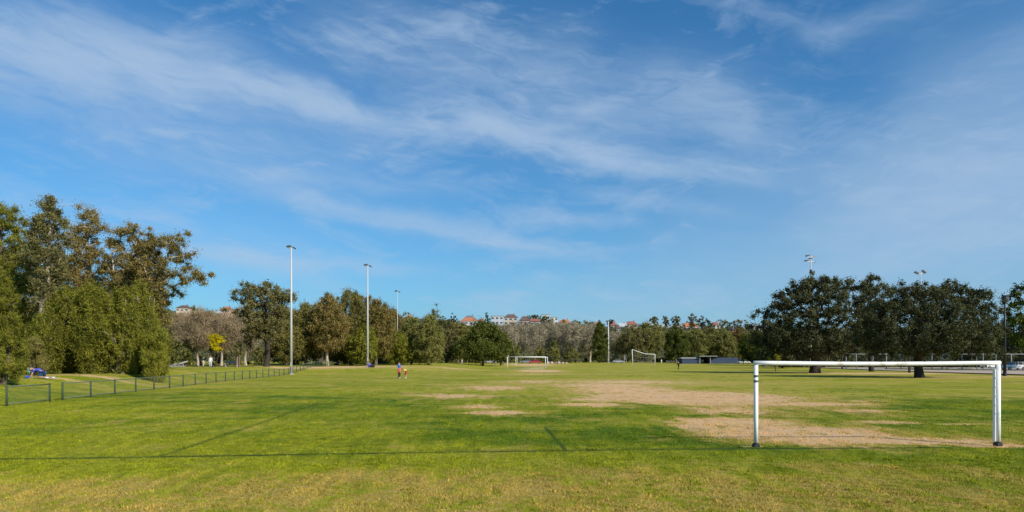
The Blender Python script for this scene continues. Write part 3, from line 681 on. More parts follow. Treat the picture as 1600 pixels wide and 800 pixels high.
# ------------------------------------------------------------------ goals
white = paint('white_goal_paint', (.80, .80, .76), .45, var=.08, scale=3, dirt=(.42, .36, .27), bump=.15)
dark = paint('dark_rubber', (.03, .03, .035), .7)
tape = paint('black_tape', (.12, .125, .14), .7)
galv = paint('galvanised_steel', (.55, .57, .58), .45, .35, var=.12, scale=1)
netm = paint('net_cord', (.70, .72, .70), .8)
def near_goal():
    A = Vector((5.26, 14.72, 0)); B = Vector((10.69, 15.02, 0)); h = 1.83
    root = empty('football_goal', A, math.atan2(B.y-A.y, B.x-A.x), 'near white tubular goal without a net, worn dirt in its mouth', 'goal')
    W = (B-A).length; r = .046
    for i, x in enumerate((0, W)):
        po = MB().tube([(x, 0, .05), (x, 0, .6), (x, 0, h-.05)], r if i == 0 else r*1.15, 20).build('post', white, root, smooth=True)
        f = MB().box((x, 0, .04), (.13, .14, .07)).tube([(x, 0, .05), (x, 0, .11)], r*1.25, 14)
        f.build('foot', dark, po, bevel=.008)
        if i == 0:
            for z in (1.52, 1.41): MB().tube([(x, 0, z), (x, 0, z+.05)], r*1.04, 18).build('tape', tape, po)
        else:
            MB().box((x-.074, .010, .90), (.036, .07, 1.60)).build('shaded_side_box', white, po, bevel=.008)  # box added flush with the round post as a square post's shaded side
            for z in (1.5, 1.3, 1.1, .9, .72): MB().box((x-.074, -.030, z), (.022, .010, .03)).build('clip', galv, po)
    pts = [(x, 0, h-.02*math.sin(math.pi*x/W)) for x in np.linspace(-r, W+r, 14)]
    cb = MB().tube(pts, r, 20).build('crossbar', white, root, smooth=True)
    for x in (.20, .34, 1.05, W-.42, W-.28): MB().tube([(x, 0, h-.045), (x+.02, 0, h-.085)], .02, 8).build('hook', tape, cb)
near_goal()
def far_goal(pxl, pxr, Y, htop, label, net=0.0):
    xl, xr = sx(pxl, Y), sx(pxr, Y); z = gz((xl+xr)/2, Y); root = empty('football_goal', (xl, Y, z), 0, label, 'goal', 'white goals at the far end')
    W = xr-xl; r = .06
    for x in (0, W):
        MB().tube([(x, 0, -.05), (x, 0, htop)], r, 12).build('post', white, root, smooth=True)
        MB().tube([(x, 0, htop-.02), (x, .9, htop-.02), (x, 1.9, .02)], .035, 8).build('net_support', galv, root, smooth=True)
    MB().tube([(-r, 0, htop), (W+r, 0, htop)], r, 12).build('crossbar', white, root, smooth=True)
    MB().tube([(0, 1.9, .03), (W, 1.9, .03)], .03, 8).build('ground_bar', galv, root, smooth=True)
far_goal(792.6, 852.4, 139, 2.5, 'front white goal with dirt before its mouth, nearest of the far goals')
far_goal(806, 855.5, 168, 2.5, 'white goal standing directly behind the front far goal')
far_goal(775, 808, 232, 2.4, 'small-looking white goal farthest back, its left post beyond the others')
# goal with sloping crossbar and strips of net
Y = 205; xl, xr = sx(988.5, Y), sx(1025, Y); z0 = gz(xl, Y)
root = empty('goal_frame', (xl, Y, z0), 0, 'white goal frame with sloping crossbar and hanging net right of the fourth pole', 'goal')
W = xr-xl; hl, hr = sz(546, Y)-z0, sz(553.5, Y)-z0
MB().tube([(0, 0, -.05), (-.15, 0, hl)], .09, 10).build('post', white, root, smooth=True)
MB().tube([(W, 1.5, -.05), (W, 1.5, hr)], .09, 10).build('post', white, root, smooth=True)
MB().tube([(-.15, 0, hl), (W*.25, .3, hl*.86), (W*.55, .8, hr*1.04), (W, 1.5, hr)], [.09, .085, .075, .07], 10).build('crossbar', white, root, smooth=True)
mb = MB()
for i in range(15):
    f = i/14; x = W*f; zt = np.interp(f, [0, .25, .55, 1], [hl, hl*.86, hr*1.04, hr]); mb.tube([(x, .05+1.5*f, zt), (x+.05, 1.9+.3*f, .02)], .012, 4)
for k in range(1, 3):
    f = k/3; mb.tube([(0, .05+1.9*f, hl*(1-f)), (W*.5, .8+1.2*f, hr*1.06*(1-f)), (W, 1.5+.5*f, hr*(1-f))], .010, 4)
mb.build('net', netm, root)

# ------------------------------------------------------------------ floodlight poles
lampgrey = paint('lamp_housing', (.10, .11, .12), .5, .3)
lamplens = paint('lamp_glass', (.45, .48, .50), .2)
polem = paint('pole_grey', (.47, .48, .48), .6, .1, var=.08)
def flood_pole(px, Y, top, r0, label, style=2, z=None):
    x = sx(px, Y); z = gz(x, Y) if z is None else z; h = sz(top, Y)-z
    root = empty('floodlight_pole', (x, Y, z), 0, label, 'floodlight', 'tall floodlight poles round the field')
    MB().tube([(0, 0, -.1), (0, 0, h*.5), (0, 0, h-.3)], [r0, r0*.8, r0*.5], 14).build('pole', polem, root, smooth=True)
    MB().tube([(0, 0, -.02), (0, 0, .05)], r0*1.9, 16).build('base_plate', galv, root)
    MB().box((0, -r0*.93, 1.2), (r0*.7, .03, .5)).build('hatch', galv, root)
    def lamp(x_, y_, z_, tx, sc=1.0):
        l = MB().box((x_, y_, z_), (.62*sc, .5*sc, .16*sc), ry=tx, rx=R(-8)).build('floodlight', lampgrey, root, bevel=.03)
        MB().box((x_+.09*math.sin(-tx)*sc, y_, z_-.09*sc), (.5*sc, .4*sc, .02), ry=tx, rx=R(-8)).build('lens', lamplens, l)
    if style == 2:
        MB().tube([(-.35, 0, h-.3), (.35, 0, h-.3)], .04, 8).build('crossarm', galv, root)
        lamp(-.30, 0, h-.08, R(-10), .95); lamp(.36, .1, h-.26, R(28), .75)
    elif style == 4:
        MB().tube([(-.9, 0, h-.45), (.9, 0, h-.45)], .05, 8).build('crossarm', galv, root)
        MB().tube([(-.8, 0, h-1.35), (.8, 0, h-1.35)], .05, 8).build('crossarm', galv, root)
        lamp(-.60, 0, h-.15, R(-8), 1.2); lamp(.80, .2, h-.35, R(20), .7); lamp(-.82, 0, h-1.1, R(-8), 1.2); lamp(.80, .2, h-1.35, R(15), .7); lamp(0, .1, h-.7, 0, 1.0)
        MB().ball((0, 0, h-3.1), (.26, .26, .3)).build('junction_box', lampgrey, root)
    else:
        MB().tube([(-.75, 0, h-.75), (.8, 0, h-.6)], .06, 8).build('crossarm', galv, root)
        lamp(-.85, 0, h-.45, R(28), 1.5); lamp(.75, 0, h-.2, R(40), 1.5)
    return root
flood_pole(455, 88, 384, .17, 'nearest and tallest-looking pale pole left of the field, two floodlights on top')
flood_pole(574.5, 104.6, 413, .15, 'second pale floodlight pole from the left with a person sitting at its foot')
flood_pole(621, 146, 454, .085, 'third pale floodlight pole, thin before the brown she-oaks')
flood_pole(950.5, 262, 501, .36, 'pale pole in the middle distance beside the narrow dark tree')
flood_pole(1267, 132, 398, .17, 'pole topped by two tiers of lamps rising behind the large left fig', 4)
flood_pole(1438.5, 150, 423, .19, 'pole with two tilted lamps rising behind the wide right fig', 3)

black = paint('black_metal', (.015, .016, .018), .5)
x = sx(1570, 80); root = empty('lamp_post', (x, 80, 0), 0, 'black lamp post with square lantern beside the right goal post', 'lamp post')
h = sz(462, 80)
MB().tube([(0, 0, -.1), (0, 0, h*.5), (0, 0, h-.2)], [.17, .13, .09], 12).build('pole', black, root, smooth=True)
MB().tube([(0, 0, 0), (0, 0, .45)], [.24, .19], 12).build('base_plate', black, root)
MB().box((.25, 0, h), (.95, .5, .09)).build('lantern_top', black, root, bevel=.01)
MB().box((.27, 0, h-.55), (.85, .45, .07)).build('lantern_base', black, root, bevel=.01)
for xx in (-.13, .62): MB().box((xx, 0, h-.28), (.07, .35, .5)).build('lantern_bar', black, root)
MB().box((.27, 0, h-.28), (.35, .25, .35)).build('lamp_glass', lampgrey, root)

# ------------------------------------------------------------------ low fence on the left
greenp = paint('green_grey_fence', (.055, .080, .045), .8, .0, var=.15, spec=.1)
railm = paint('fence_rail', (.13, .155, .115), .8, .0, var=.15, spec=.1)
wirem = paint('fence_wire', (.10, .125, .075), .8, .0)
def low_fence(pts, label, hh=.80, step=2.75, group=None):
    pts = [Vector((a, b, 0)) for a, b in pts]
    root = empty('chain_link_fence', (pts[0].x, pts[0].y, gz(pts[0].x, pts[0].y)), 0, label, 'fence', group)
    o = Vector(root.location)
    seg = [(pts[i+1]-pts[i]).length for i in range(len(pts)-1)]; tot = sum(seg)
    n = max(1, round(tot/step)); pos = []
    for k in range(n+1):
        s = tot*k/n; i = 0
        while i < len(seg)-1 and s > seg[i]: s -= seg[i]; i += 1
        q = pts[i].lerp(pts[i+1], s/seg[i]); q.z = gz(q.x, q.y); pos.append(q-o)
    for q in pos: MB().tube([q-Vector((0, 0, .1)), q+Vector((0, 0, hh+.04))], .045, 10).build('post', greenp, root, smooth=True)
    MB().tube([q+Vector((0, 0, hh)) for q in pos], .025, 8).build('top_rail', railm, root, smooth=True)
    MB().tube([q+Vector((0, 0, .09)) for q in pos], .022, 8).build('bottom_rail', railm, root, smooth=True)
    mb = MB()
    for a, b_ in zip(pos[:-1], pos[1:]):
        L = (b_-a).length; m = int(L/.075); d = (b_-a)/L; nrm = Vector((d.y, -d.x, 0))*.002
        for k in range(-9, m+1):
            for sg in (1, -1):
                s0 = k*.075; s1 = s0+(hh-.14)
                t0, t1 = max(0, -s0/(s1-s0)), min(1, (L-s0)/(s1-s0))
                if t1 <= t0: continue
                za, zb = (.11+t0*(hh-.14), .11+t1*(hh-.14)) if sg > 0 else (hh-.03-t0*(hh-.14), hh-.03-t1*(hh-.14))
                pa = a+d*(s0+(s1-s0)*t0)+Vector((0, 0, za)); pb = a+d*(s0+(s1-s0)*t1)+Vector((0, 0, zb))
                w = Vector((0, 0, .0035)); mb.add([pa-w+nrm*sg, pb-w+nrm*sg, pb+w+nrm*sg, pa+w+nrm*sg], [(0, 1, 2, 3)])
    mb.build('chain_link', wirem, root)
low_fence([(-20.72, 28.0), (-20.92, 30.9)], 'short single fence panel at the left edge, before the gap')
low_fence([(-21.2, 32.2)]+FENCE[3:], 'long low chain-link fence receding along the left side of the field')

# tall court fence on the right
courtm = paint('court_steel', (.22, .24, .24), .6, .2)
root = empty('court_fence', (sx(1322, 135), 135, 0), 0, 'tall grey chain-link court fence beyond the car park', 'fence')
xs = [sx(a, 135)-sx(1322, 135) for a in (1322, 1338, 1358, 1364, 1385, 1408, 1432, 1456, 1472, 1480, 1503, 1526, 1536, 1556, 1580, 1604, 1630)]
for i, a in enumerate(xs): MB().tube([(a, 0, -.1), (a, 0, 3.05 if i % 3 else 3.4)], .075 if i % 2 else .1, 8).build('post', courtm, root, smooth=True)
MB().tube([(xs[0], 0, 3.0), (xs[-1], 0, 3.0)], .06, 8).build('top_rail', courtm, root)
MB().tube([(xs[0], 0, .15), (xs[-1], 0, .15)], .05, 8).build('bottom_rail', courtm, root)
mb = MB()
for k in range(int((xs[-1]-xs[0])/.25)):
    a = xs[0]+k*.25
    mb.tube([(a, .0, .15), (min(a+1.4, xs[-1]), 0, 3.0)], .006, 3, cap=False); mb.tube([(min(a+1.4, xs[-1]), .01, .15), (a, .01, 3.0)], .006, 3, cap=False)
mb.build('chain_link', wirem, root)
timber = paint('dark_timber', (.035, .028, .022), .9)
for px, Y, lab in ((1316, 138, 'dark timber post at the car park edge between the two fig trunks'), (1421, 99, 'dark timber post just left of the wide fig trunk')):
    x = sx(px, Y); r_ = empty('timber_post', (x, Y, gz(x, Y)), 0, lab, 'post')
    MB().box((0, 0, 1.35), (.26, .26, 2.8)).build('shaft', timber, r_, bevel=.02)
    MB().prism([(-.15, 2.75), (.15, 2.75), (0, 2.92)], 'y', -.15, .15).build('cap', timber, r_)

# ------------------------------------------------------------------ vehicles
glass = paint('car_glass', (.03, .035, .04), .1, spec=.8)
tyre = paint('tyre', (.02, .02, .02), .9)
rimm = paint('wheel_rim', (.4, .4, .42), .4, .6)
headl = paint('headlight_glass', (.7, .7, .7), .15)
taill = paint('tail_light_red', (.35, .02, .02), .3)
def car(px, Y, rz, col, label, wagon=False, metal=0.1, z=None):
    x = sx(px, Y); z = (gz(x, Y) if z is None else z)
    root = empty('parked_car', (x, Y, z), rz, label, 'car', 'cars parked round the park')
    body = paint('car_paint', col, .3, metal, var=.04, spec=.6)
    prof = [(-2.15, .32), (-2.2, .55), (-2.15, .86), (-1.5, .93), (1.0, .95), (2.0, .80), (2.2, .62), (2.18, .32), (1.75, .28), (1.65, .52), (1.35, .66), (1.05, .52), (.95, .28), (-.95, .28), (-1.05, .52), (-1.35, .66), (-1.65, .52), (-1.75, .28)]
    MB().prism(prof, 'y', -.86, .86).build('body', body, root, bevel=.02)
    cab = [(-2.0, .90), (-1.85, 1.40), (-1.5, 1.47), (.1, 1.47), (1.0, .93)] if wagon else [(-1.8, .90), (-1.1, 1.38), (-.8, 1.44), (.1, 1.44), (1.0, .93)]
    MB().prism([(a*.985, b-.015) for a, b in cab], 'y', -.74, .74).build('window', glass, root)
    xr0 = cab[1][0]; MB().box(((xr0+.1)/2, 0, 1.455 if wagon else 1.43), (.1-xr0+.15, 1.42, .06)).build('roof', body, root, bevel=.02)
    mb = MB()
    for xx in ((-.5, .35) if not wagon else (-1.1, -.2, .35)):
        for s in (-1, 1): mb.box((xx-.1, s*.745, 1.17), (.07, .03, .52))
    mb.build('pillar', body, root)
    for xx in (-1.35, 1.35):
        for s in (-1, 1):
            w = MB().tube([(xx, s*.70, .31), (xx, s*.88, .31)], .31, 18).build('wheel', tyre, root, smooth=True)
            MB().tube([(xx, s*.87, .31), (xx, s*.90, .31)], .19, 14).build('rim', rimm, w)
    for s in (-1, 1):
        MB().box((2.16, s*.62, .68), (.1, .36, .14)).build('headlight', headl, root, bevel=.02)
        MB().box((-2.17, s*.68, .74), (.08, .28, .18)).build('tail_light', taill, root, bevel=.02)
        MB().box((.75, s*.92, .98), (.14, .16, .11)).build('mirror', body, root, bevel=.02)
car(1584, 131, math.pi, (.78, .79, .80), 'white station wagon at the right picture edge beside the black lamp post', True)
car(1547, 150, R(200), (.70, .70, .68), 'white car behind the right end of the near crossbar')
car(1603, 150, R(100), (.62, .63, .64), 'pale car end-on at the very right edge behind the white station wagon')
car(1162, 232, R(15), (.66, .68, .62), 'pale car parked right of the blue shed')
car(1228, 190, R(5), (.40, .42, .45), 'silver car in shade under the left side of the large fig')
car(1050, 262, R(170), (.10, .11, .12), 'dark grey car left of the blue shed')
car(780, 243, R(4), (.02, .022, .03), 'black car left of the far goals')
car(836, 243, R(176), (.42, .04, .05), 'red car seen through the far goal')
car(822, 247, R(172), (.25, .28, .30), 'grey car parked left of the red car')
car(764, 246, R(10), (.33, .32, .31), 'dull silver car under the broad dark tree left of the black car')
car(966, 252, R(8), (.30, .32, .34), 'silver-grey car behind the foot of the fourth pole')

# ------------------------------------------------------------------ small buildings at the far edge
bluew = paint('blue_wall', (.030, .050, .095), .7, var=.2, scale=.5)
greyr = paint('pale_roof', (.30, .30, .29), .6, var=.15, scale=.7)
bay_shade = paint('painted_bay_shade', (.012, .014, .02), .9)
Y = 240; x0 = sx(1063, Y); z = gz(x0, Y)
root = empty('club_shed', (x0, Y, z), 0, 'long low blue shed with dark open bay and pale roof edge at the far side', 'building')
L = sx(1150, Y)-x0; hb = 1.75
a1, a2 = sx(1090, Y)-x0, sx(1106, Y)-x0
mb = MB(); mb.box((a1/2, 0, hb/2-.2), (a1-.004, 5, hb+.4)); mb.box(((a2+L)/2, 0, hb/2-.2), (L-a2-.004, 5, hb+.4)); mb.box(((a1+a2)/2, 2.0, hb/2), (a2-a1, .9, hb+.3))
mb.build('wall', bluew, root)
MB().box(((a1+a2)/2, 1.45, 1.2), (a2-a1-.1, .1, 2.3)).build('bay_shade_panel', bay_shade, root)  # near-black panel at the back of the bay: interior shade put into its colour
MB().box((a1+1.3, .2, .9), (1.6, .8, 1.0)).build('counter', greyr, root)
MB().prism([(-2.7, hb), (2.7, hb), (2.7, hb+.25), (0, hb+.45), (-2.7, hb+.25)], 'x', -.3, a1-.3).build('roof', greyr, root)
MB().box(((a1+sx(1115, Y)-x0)/2, -.4, hb+.85), (sx(1115, Y)-x0-a1+.6, 6.5, .22)).build('roof', greyr, root)
MB().prism([(-2.6, hb), (2.6, hb), (2.6, hb+.1), (0, hb+.3), (-2.6, hb+.1)], 'x', a2+2.7, L+.2).build('roof', paint('blue_roof', (.06, .08, .13), .6), root)
for xx in (a1, a2): MB().box((xx, -3.0, hb/2+.3), (.18, .18, hb+.6)).build('post', greyr, root)
Y = 285; x0 = sx(951, Y); z = gz(x0, Y)
root = empty('picnic_shelter', (x0, Y, z), 0, 'small open picnic shelter with pale flat roof behind the fourth pole', 'shelter')
MB().box((0, 0, 2.65), (6.6, 4, .5)).build('roof', greyr, root, bevel=.03)
for xx in (-2.9, 2.9):
    for yy in (-1.6, 1.6): MB().box((xx, yy, 1.2), (.16, .16, 2.5)).build('post', greyr, root)
MB().box((0, 0, .75), (2.4, .8, .08)).box((0, 0, .37), (.2, .5, .7)).build('table', greyr, root)
MB().box((0, -1.0, .45), (2.4, .35, .07)).box((0, -1.0, .2), (.2, .2, .45)).build('bench', greyr, root)
x = sx(977, 270); root = empty('notice_board', (x, 270, gz(x, 270)), 0, 'narrow pale upright board left of the sloping goal frame', 'sign')
MB().box((0, 0, 2.2), (1.1, .12, 2.0)).build('panel', greyr, root, bevel=.02); MB().box((-.4, 0, .7), (.12, .1, 1.5)).build('leg', galv, root); MB().box((.4, 0, .7), (.12, .1, 1.5)).build('leg', galv, root)
# boundary wall of pinkish stones beyond the bare trees
stone = paint('pinkish_stone', (.40, .31, .27), .9, var=.35, scale=1.5)
x0, x1 = sx(856, 240), sx(890, 240)
random.seed(5); k = 0
xx = x0
while xx < x1:
    w = random.uniform(.7, 1.3); hgt_ = random.uniform(.45, .8)
    o = MB().ball((0, 0, hgt_*.3), (w*.55, .45, hgt_*.75), 9, 6, -.6).build('boulder', stone, None, (xx, 240+random.uniform(-.3, .3), gz(xx, 240)), smooth=False)
    setp(o, ['leftmost','second','third','fourth','fifth','sixth','seventh','eighth','ninth'][min(k, 8)]+' pinkish boulder from the left in the low row right of the far goals', 'boulder', 'low row of boulders right of the far goals'); k += 1; xx += w*1.25

# picnic ground bits
Yp = 97
x = sx(270, Yp); root = empty('bollard', (x, Yp, gz(x, Yp)), 0, 'dark thick post at the left end of the fallen log', 'post')
MB().tube([(0, 0, -.1), (0, 0, 1.35)], [.16, .14], 10).build('shaft', timber, root, smooth=True); MB().ball((0, 0, 1.35), (.15, .15, .07), 10, 4, 0).build('cap', timber, root)
x = sx(264, Yp); z = gz(x, Yp)
lm = paint('weathered_grey_wood', (.30, .28, .25), .9, var=.25)
root = empty('fallen_log', (x+1.0, Yp-.5, z), 0, 'grey weathered log propped up at its right end beside the left grove', 'log')
MB().tube([(-.8, 0, .22), (.4, 0, .35), (1.9, 0, .82)], [.17, .15, .10], 10).build('trunk', lm, root, smooth=True)
MB().tube([(1.2, .1, 0), (1.25, 0, .62)], .06, 8).build('stub', lm, root); MB().tube([(-.6, -.3, .1), (1.6, -.3, .1)], [.12, .09], 8).build('branch', lm, root)
x = sx(356, Yp); root = empty('picnic_bench', (x, Yp+1, gz(x, Yp+1)), 0, 'low grey bench left of the thick pinkish trunk', 'bench')
MB().box((0, 0, .45), (1.8, .4, .07)).build('seat', lm, root, bevel=.01)
for s in (-.7, .7): MB().box((s, 0, .2), (.1, .35, .44)).build('leg', lm, root)
MB().box((0, .2, .72), (1.8, .05, .3)).build('backrest', lm, root, bevel=.01)

# ------------------------------------------------------------------ people
skin = paint('skin', (.48, .28, .19), .6, var=.05)
def cloth(name, col): return paint(name, col, .9, var=.15, scale=8, spec=.1)
def skinmesh(name, J, edges, rads, mat, parent, sub=1, rootv=None):
    used = []
    for a, b_ in edges:
        for q in (a, b_):
            if q not in used: used.append(q)
    ix = {q: i for i, q in enumerate(used)}
    me = bpy.data.meshes.new(name); bm = bmesh.new(); lay = bm.verts.layers.skin.new()
    vs = [bm.verts.new(J[q]) for q in used]
    for q, v in zip(used, vs):
        r = rads[q]; v[lay].radius = (r, r) if not isinstance(r, tuple) else r; v[lay].use_root = (q == (rootv or used[0]))
    for a, b_ in edges: bm.edges.new((vs[ix[a]], vs[ix[b_]]))
    bm.to_mesh(me); bm.free()
    o = link(name, me, mat, parent)
    m = o.modifiers.new('skin', 'SKIN'); m.use_smooth_shade = True
    o.modifiers.new('sub', 'SUBSURF').levels = sub; o.modifiers['sub'].render_levels = sub
    return o
STAND = dict(pelvis=(0, 0, .95), waist=(0, 0, 1.10), chest=(0, .01, 1.32), neck=(0, .01, 1.47), head=(0, -.02, 1.60), top=(0, -.01, 1.67),
  shL=(-.17, 0, 1.40), elL=(-.22, .03, 1.12), wrL=(-.23, -.05, .88), shR=(.17, 0, 1.40), elR=(.22, .03, 1.12), wrR=(.23, -.05, .88),
  hiL=(-.09, 0, .90), knL=(-.10, -.03, .49), anL=(-.11, .03, .08), toL=(-.12, -.13, .04), hiR=(.09, 0, .90), knR=(.10, -.03, .49), anR=(.11, .03, .08), toR=(.12, -.13, .04))
def person(px, Y, rz, height, label, shirt, trousers, hair=(.03, .02, .015), pose=None, cap=None, skirt=False, group=None, shoes=(.05, .05, .06), z=None, long_sleeve=False, long_hair=False, shorts=False, dz=0, leggings=None):
    J = {k: Vector(v) for k, v in STAND.items()}
    if pose:
        for k, v in pose.items(): J[k] = Vector(v)
    s = height/1.76
    x = sx(px, Y); z = gz(x, Y) if z is None else z
    root = empty('person', (x, Y, z+dz), rz, label, 'person', group)
    for k in J: J[k] = J[k]*s
    for sd in ('L', 'R'):
        d = (J['wr'+sd]-J['el'+sd]).normalized(); sg = -1 if sd == 'L' else 1
        side = d.cross(Vector((1, 0, 0)));
        if side.length < .1: side = d.cross(Vector((0, 0, 1)))
        side.normalize()
        J['pa'+sd] = J['wr'+sd]+d*.07*s
        for i in range(4):
            J[f'f{i}a'+sd] = J['pa'+sd]+d*.045*s+side*(i-1.5)*.020*s
            J[f'f{i}b'+sd] = J[f'f{i}a'+sd]+(d*.038-Vector((sg*.012, 0, 0)))*s*(1.1 if i in (1, 2) else .85)
        J['tha'+sd] = J['wr'+sd]+d*.03*s-side*.035*s; J['thb'+sd] = J['tha'+sd]+(d*.035-side*.018)*s
    rd = dict(pelvis=.115, waist=.10, chest=.125, neck=.052, head=.088, top=.07)
    for sd in ('L', 'R'):
        rd.update({'sh'+sd: .058, 'el'+sd: .040, 'wr'+sd: .028, 'pa'+sd: .030, 'tha'+sd: .011, 'thb'+sd: .009, 'hi'+sd: .088, 'kn'+sd: .056, 'an'+sd: .036, 'to'+sd: .030})
        for i in range(4): rd[f'f{i}a'+sd] = .0095; rd[f'f{i}b'+sd] = .008
    rd = {k: v*s for k, v in rd.items()}
    E = [('pelvis', 'waist'), ('waist', 'chest'), ('chest', 'neck'), ('neck', 'head'), ('head', 'top')]
    for sd in ('L', 'R'):
        E += [('chest', 'sh'+sd), ('sh'+sd, 'el'+sd), ('el'+sd, 'wr'+sd), ('wr'+sd, 'pa'+sd), ('wr'+sd, 'tha'+sd), ('tha'+sd, 'thb'+sd), ('pelvis', 'hi'+sd), ('hi'+sd, 'kn'+sd), ('kn'+sd, 'an'+sd), ('an'+sd, 'to'+sd)]
        for i in range(4): E += [('pa'+sd, f'f{i}a'+sd), (f'f{i}a'+sd, f'f{i}b'+sd)]
    skinmesh('body', J, E, rd, skin, root, 1, 'pelvis')
    g = {k: v*1.13+.008*s for k, v in rd.items()}; g['neck'] *= .95
    ES = [('pelvis', 'waist'), ('waist', 'chest')]; J2 = dict(J); J2['neck2'] = J['chest'].lerp(J['neck'], .6); g['neck2'] = .07*s; ES.append(('chest', 'neck2'))
    for sd in ('L', 'R'):
        e = 'wr' if long_sleeve else 'el'
        J2['sl'+sd] = J['sh'+sd].lerp(J['el'+sd], .8); g['sl'+sd] = .052*s
        ES += [('chest', 'sh'+sd), ('sh'+sd, 'sl'+sd)]
        if long_sleeve: ES += [('sl'+sd, 'el'+sd), ('el'+sd, 'wr'+sd)]; g['wr'+sd] = .036*s
    skinmesh('shirt', J2, ES, g, cloth('shirt_cloth', shirt), root, 1, 'waist')
    g2 = {k: v*1.16+.006*s for k, v in rd.items()}; g2['pelvis'] = .130*s
    ET = [('pelvis', 'hiL'), ('pelvis', 'hiR')]; J3 = dict(J)
    for sd in ('L', 'R'):
        ET.append(('hi'+sd, 'kn'+sd)); 
        if not shorts: ET.append(('kn'+sd, 'an'+sd)); g2['an'+sd] = .055*s
    skinmesh('shorts' if shorts else 'trousers', J3, ET, g2, cloth('trouser_cloth', trousers), root, 1, 'pelvis')
    if leggings:
        g3 = {k: v*1.08+.004*s for k, v in rd.items()}
        skinmesh('leggings', J3, [e for sd in ('L', 'R') for e in (('hi'+sd, 'kn'+sd), ('kn'+sd, 'an'+sd))]+[('pelvis', 'hiL'), ('pelvis', 'hiR')], g3, cloth('leggings_cloth', leggings), root, 1, 'pelvis')
    hd = J['head'].lerp(J['top'], .4); up = (J['top']-J['neck']).normalized(); q = up.to_track_quat('Z', 'Y')
    def head_part(name, mb, mat):
        o = mb.build(name, mat, root, smooth=True); o.location = hd; o.rotation_mode = 'QUATERNION'; o.rotation_quaternion = q if up.z < .9 else Matrix.Identity(3).to_quaternion(); return o
    head_part('hair', MB().ball((0, .018*s, .015*s), (.096*s, .110*s, .118*s), 14, 8, -.15 if not long_hair else -.9), cloth('hair', hair))
    if cap:
        head_part('cap', MB().ball((0, .0, .035*s), (.112*s, .125*s, .105*s), 14, 6, .0).box((0, -.13*s, .05*s), (.15*s, .12*s, .015*s)), cloth('cap_cloth', cap))
    head_part('nose', MB().ball((0, -.100*s, -.02*s), (.014*s, .022*s, .022*s), 8, 6), skin)
    head_part('eyes', MB().ball((-.032*s, -.086*s, .012*s), .011*s, 8, 6).ball((.032*s, -.086*s, .012*s), .011*s, 8, 6), black)
    head_part('mouth', MB().ball((0, -.088*s, -.06*s), (.026*s, .010*s, .007*s), 8, 4), taill)
    head_part('ears', MB().ball((-.092*s, .01*s, -.005*s), (.012*s, .022*s, .032*s), 8, 5).ball((.092*s, .01*s, -.005*s), (.012*s, .022*s, .032*s), 8, 5), skin)
    for sd in ('L', 'R'):
        a, b_ = J['an'+sd], J['to'+sd]; MB().tube([a+(a-b_)*.25+Vector((0, 0, -.03*s)), a.lerp(b_, .5)+Vector((0, 0, -.01*s)), b_+(b_-a)*.25], [.042*s, .046*s, .034*s], 10).build('shoe', cloth('shoe', shoes), root, smooth=True)
    return root
SIT = dict(pelvis=(0, 0, .12), waist=(0, .03, .26), chest=(0, 0, .48), neck=(0, -.03, .62), head=(0, -.06, .75), top=(0, -.06, .82),
  shL=(-.17, 0, .56), elL=(-.24, -.12, .36), wrL=(-.16, -.32, .32), shR=(.17, 0, .56), elR=(.24, -.12, .36), wrR=(.16, -.32, .32),
  hiL=(-.09, -.02, .12), knL=(-.14, -.40, .36), anL=(-.12, -.70, .09), toL=(-.12, -.85, .05), hiR=(.09, -.02, .12), knR=(.14, -.40, .36), anR=(.12, -.70, .09), toR=(.12, -.85, .05))
WALK = dict(knL=(-.10, -.14, .52), anL=(-.10, -.22, .10), toL=(-.11, -.37, .06), knR=(.10, .02, .49), anR=(.10, .26, .12), toR=(.10, .13, .03), elL=(-.24, .12, 1.14), wrL=(-.24, .10, .90), elR=(.24, -.06, 1.13), wrR=(.23, -.24, .98))
BEND = dict(pelvis=(0, .18, .92), waist=(0, .08, 1.05), chest=(0, -.10, 1.15), neck=(0, -.24, 1.20), head=(0, -.34, 1.22), top=(0, -.41, 1.24),
  shL=(-.17, -.14, 1.17), elL=(-.20, -.20, .90), wrL=(-.14, -.32, .70), shR=(.17, -.14, 1.17), elR=(.20, -.20, .90), wrR=(.14, -.32, .70),
  hiL=(-.09, .16, .88), hiR=(.09, .16, .88), knL=(-.12, .02, .49), knR=(.12, .08, .49), anL=(-.13, .05, .08), anR=(.13, .12, .08), toL=(-.14, -.11, .04), toR=(.14, -.04, .04))
# reclining on one side and leaning on an arm; feet to +x
RECL = dict(pelvis=(.12, 0, .36), waist=(-.02, 0, .47), chest=(-.22, 0, .56), neck=(-.37, -.02, .56), head=(-.50, -.03, .54), top=(-.57, -.03, .52),
  shL=(-.26, -.17, .52), elL=(-.32, -.22, .28), wrL=(-.40, -.22, .08), shR=(-.26, .17, .52), elR=(-.36, .24, .28), wrR=(-.50, .22, .08),
  hiL=(.14, -.10, .32), knL=(-.04, -.16, .08), anL=(.36, -.18, .07), toL=(.50, -.18, .04), hiR=(.14, .10, .32), knR=(.16, .14, .07), anR=(.56, .12, .07), toR=(.70, .12, .05))
person(63, 40.5, R(8), 1.80, 'person in blue shirt and light blue cap kneeling bent forward behind the left fence', (.05, .07, .34), (.03, .07, .16), pose=RECL, cap=(.16, .62, .80), shorts=True, shoes=(.55, .6, .75), long_sleeve=False)
person(623.5, 70, R(60), 1.76, 'dark-haired adult in blue top, red shorts and dark leggings beside the child in yellow', (.05, .12, .38), (.70, .12, .10), shorts=True, leggings=(.035, .045, .045), pose=dict(elR=(.26, -.12, 1.20), wrR=(.22, -.30, 1.05)), long_hair=True, shoes=(.5, .5, .5))
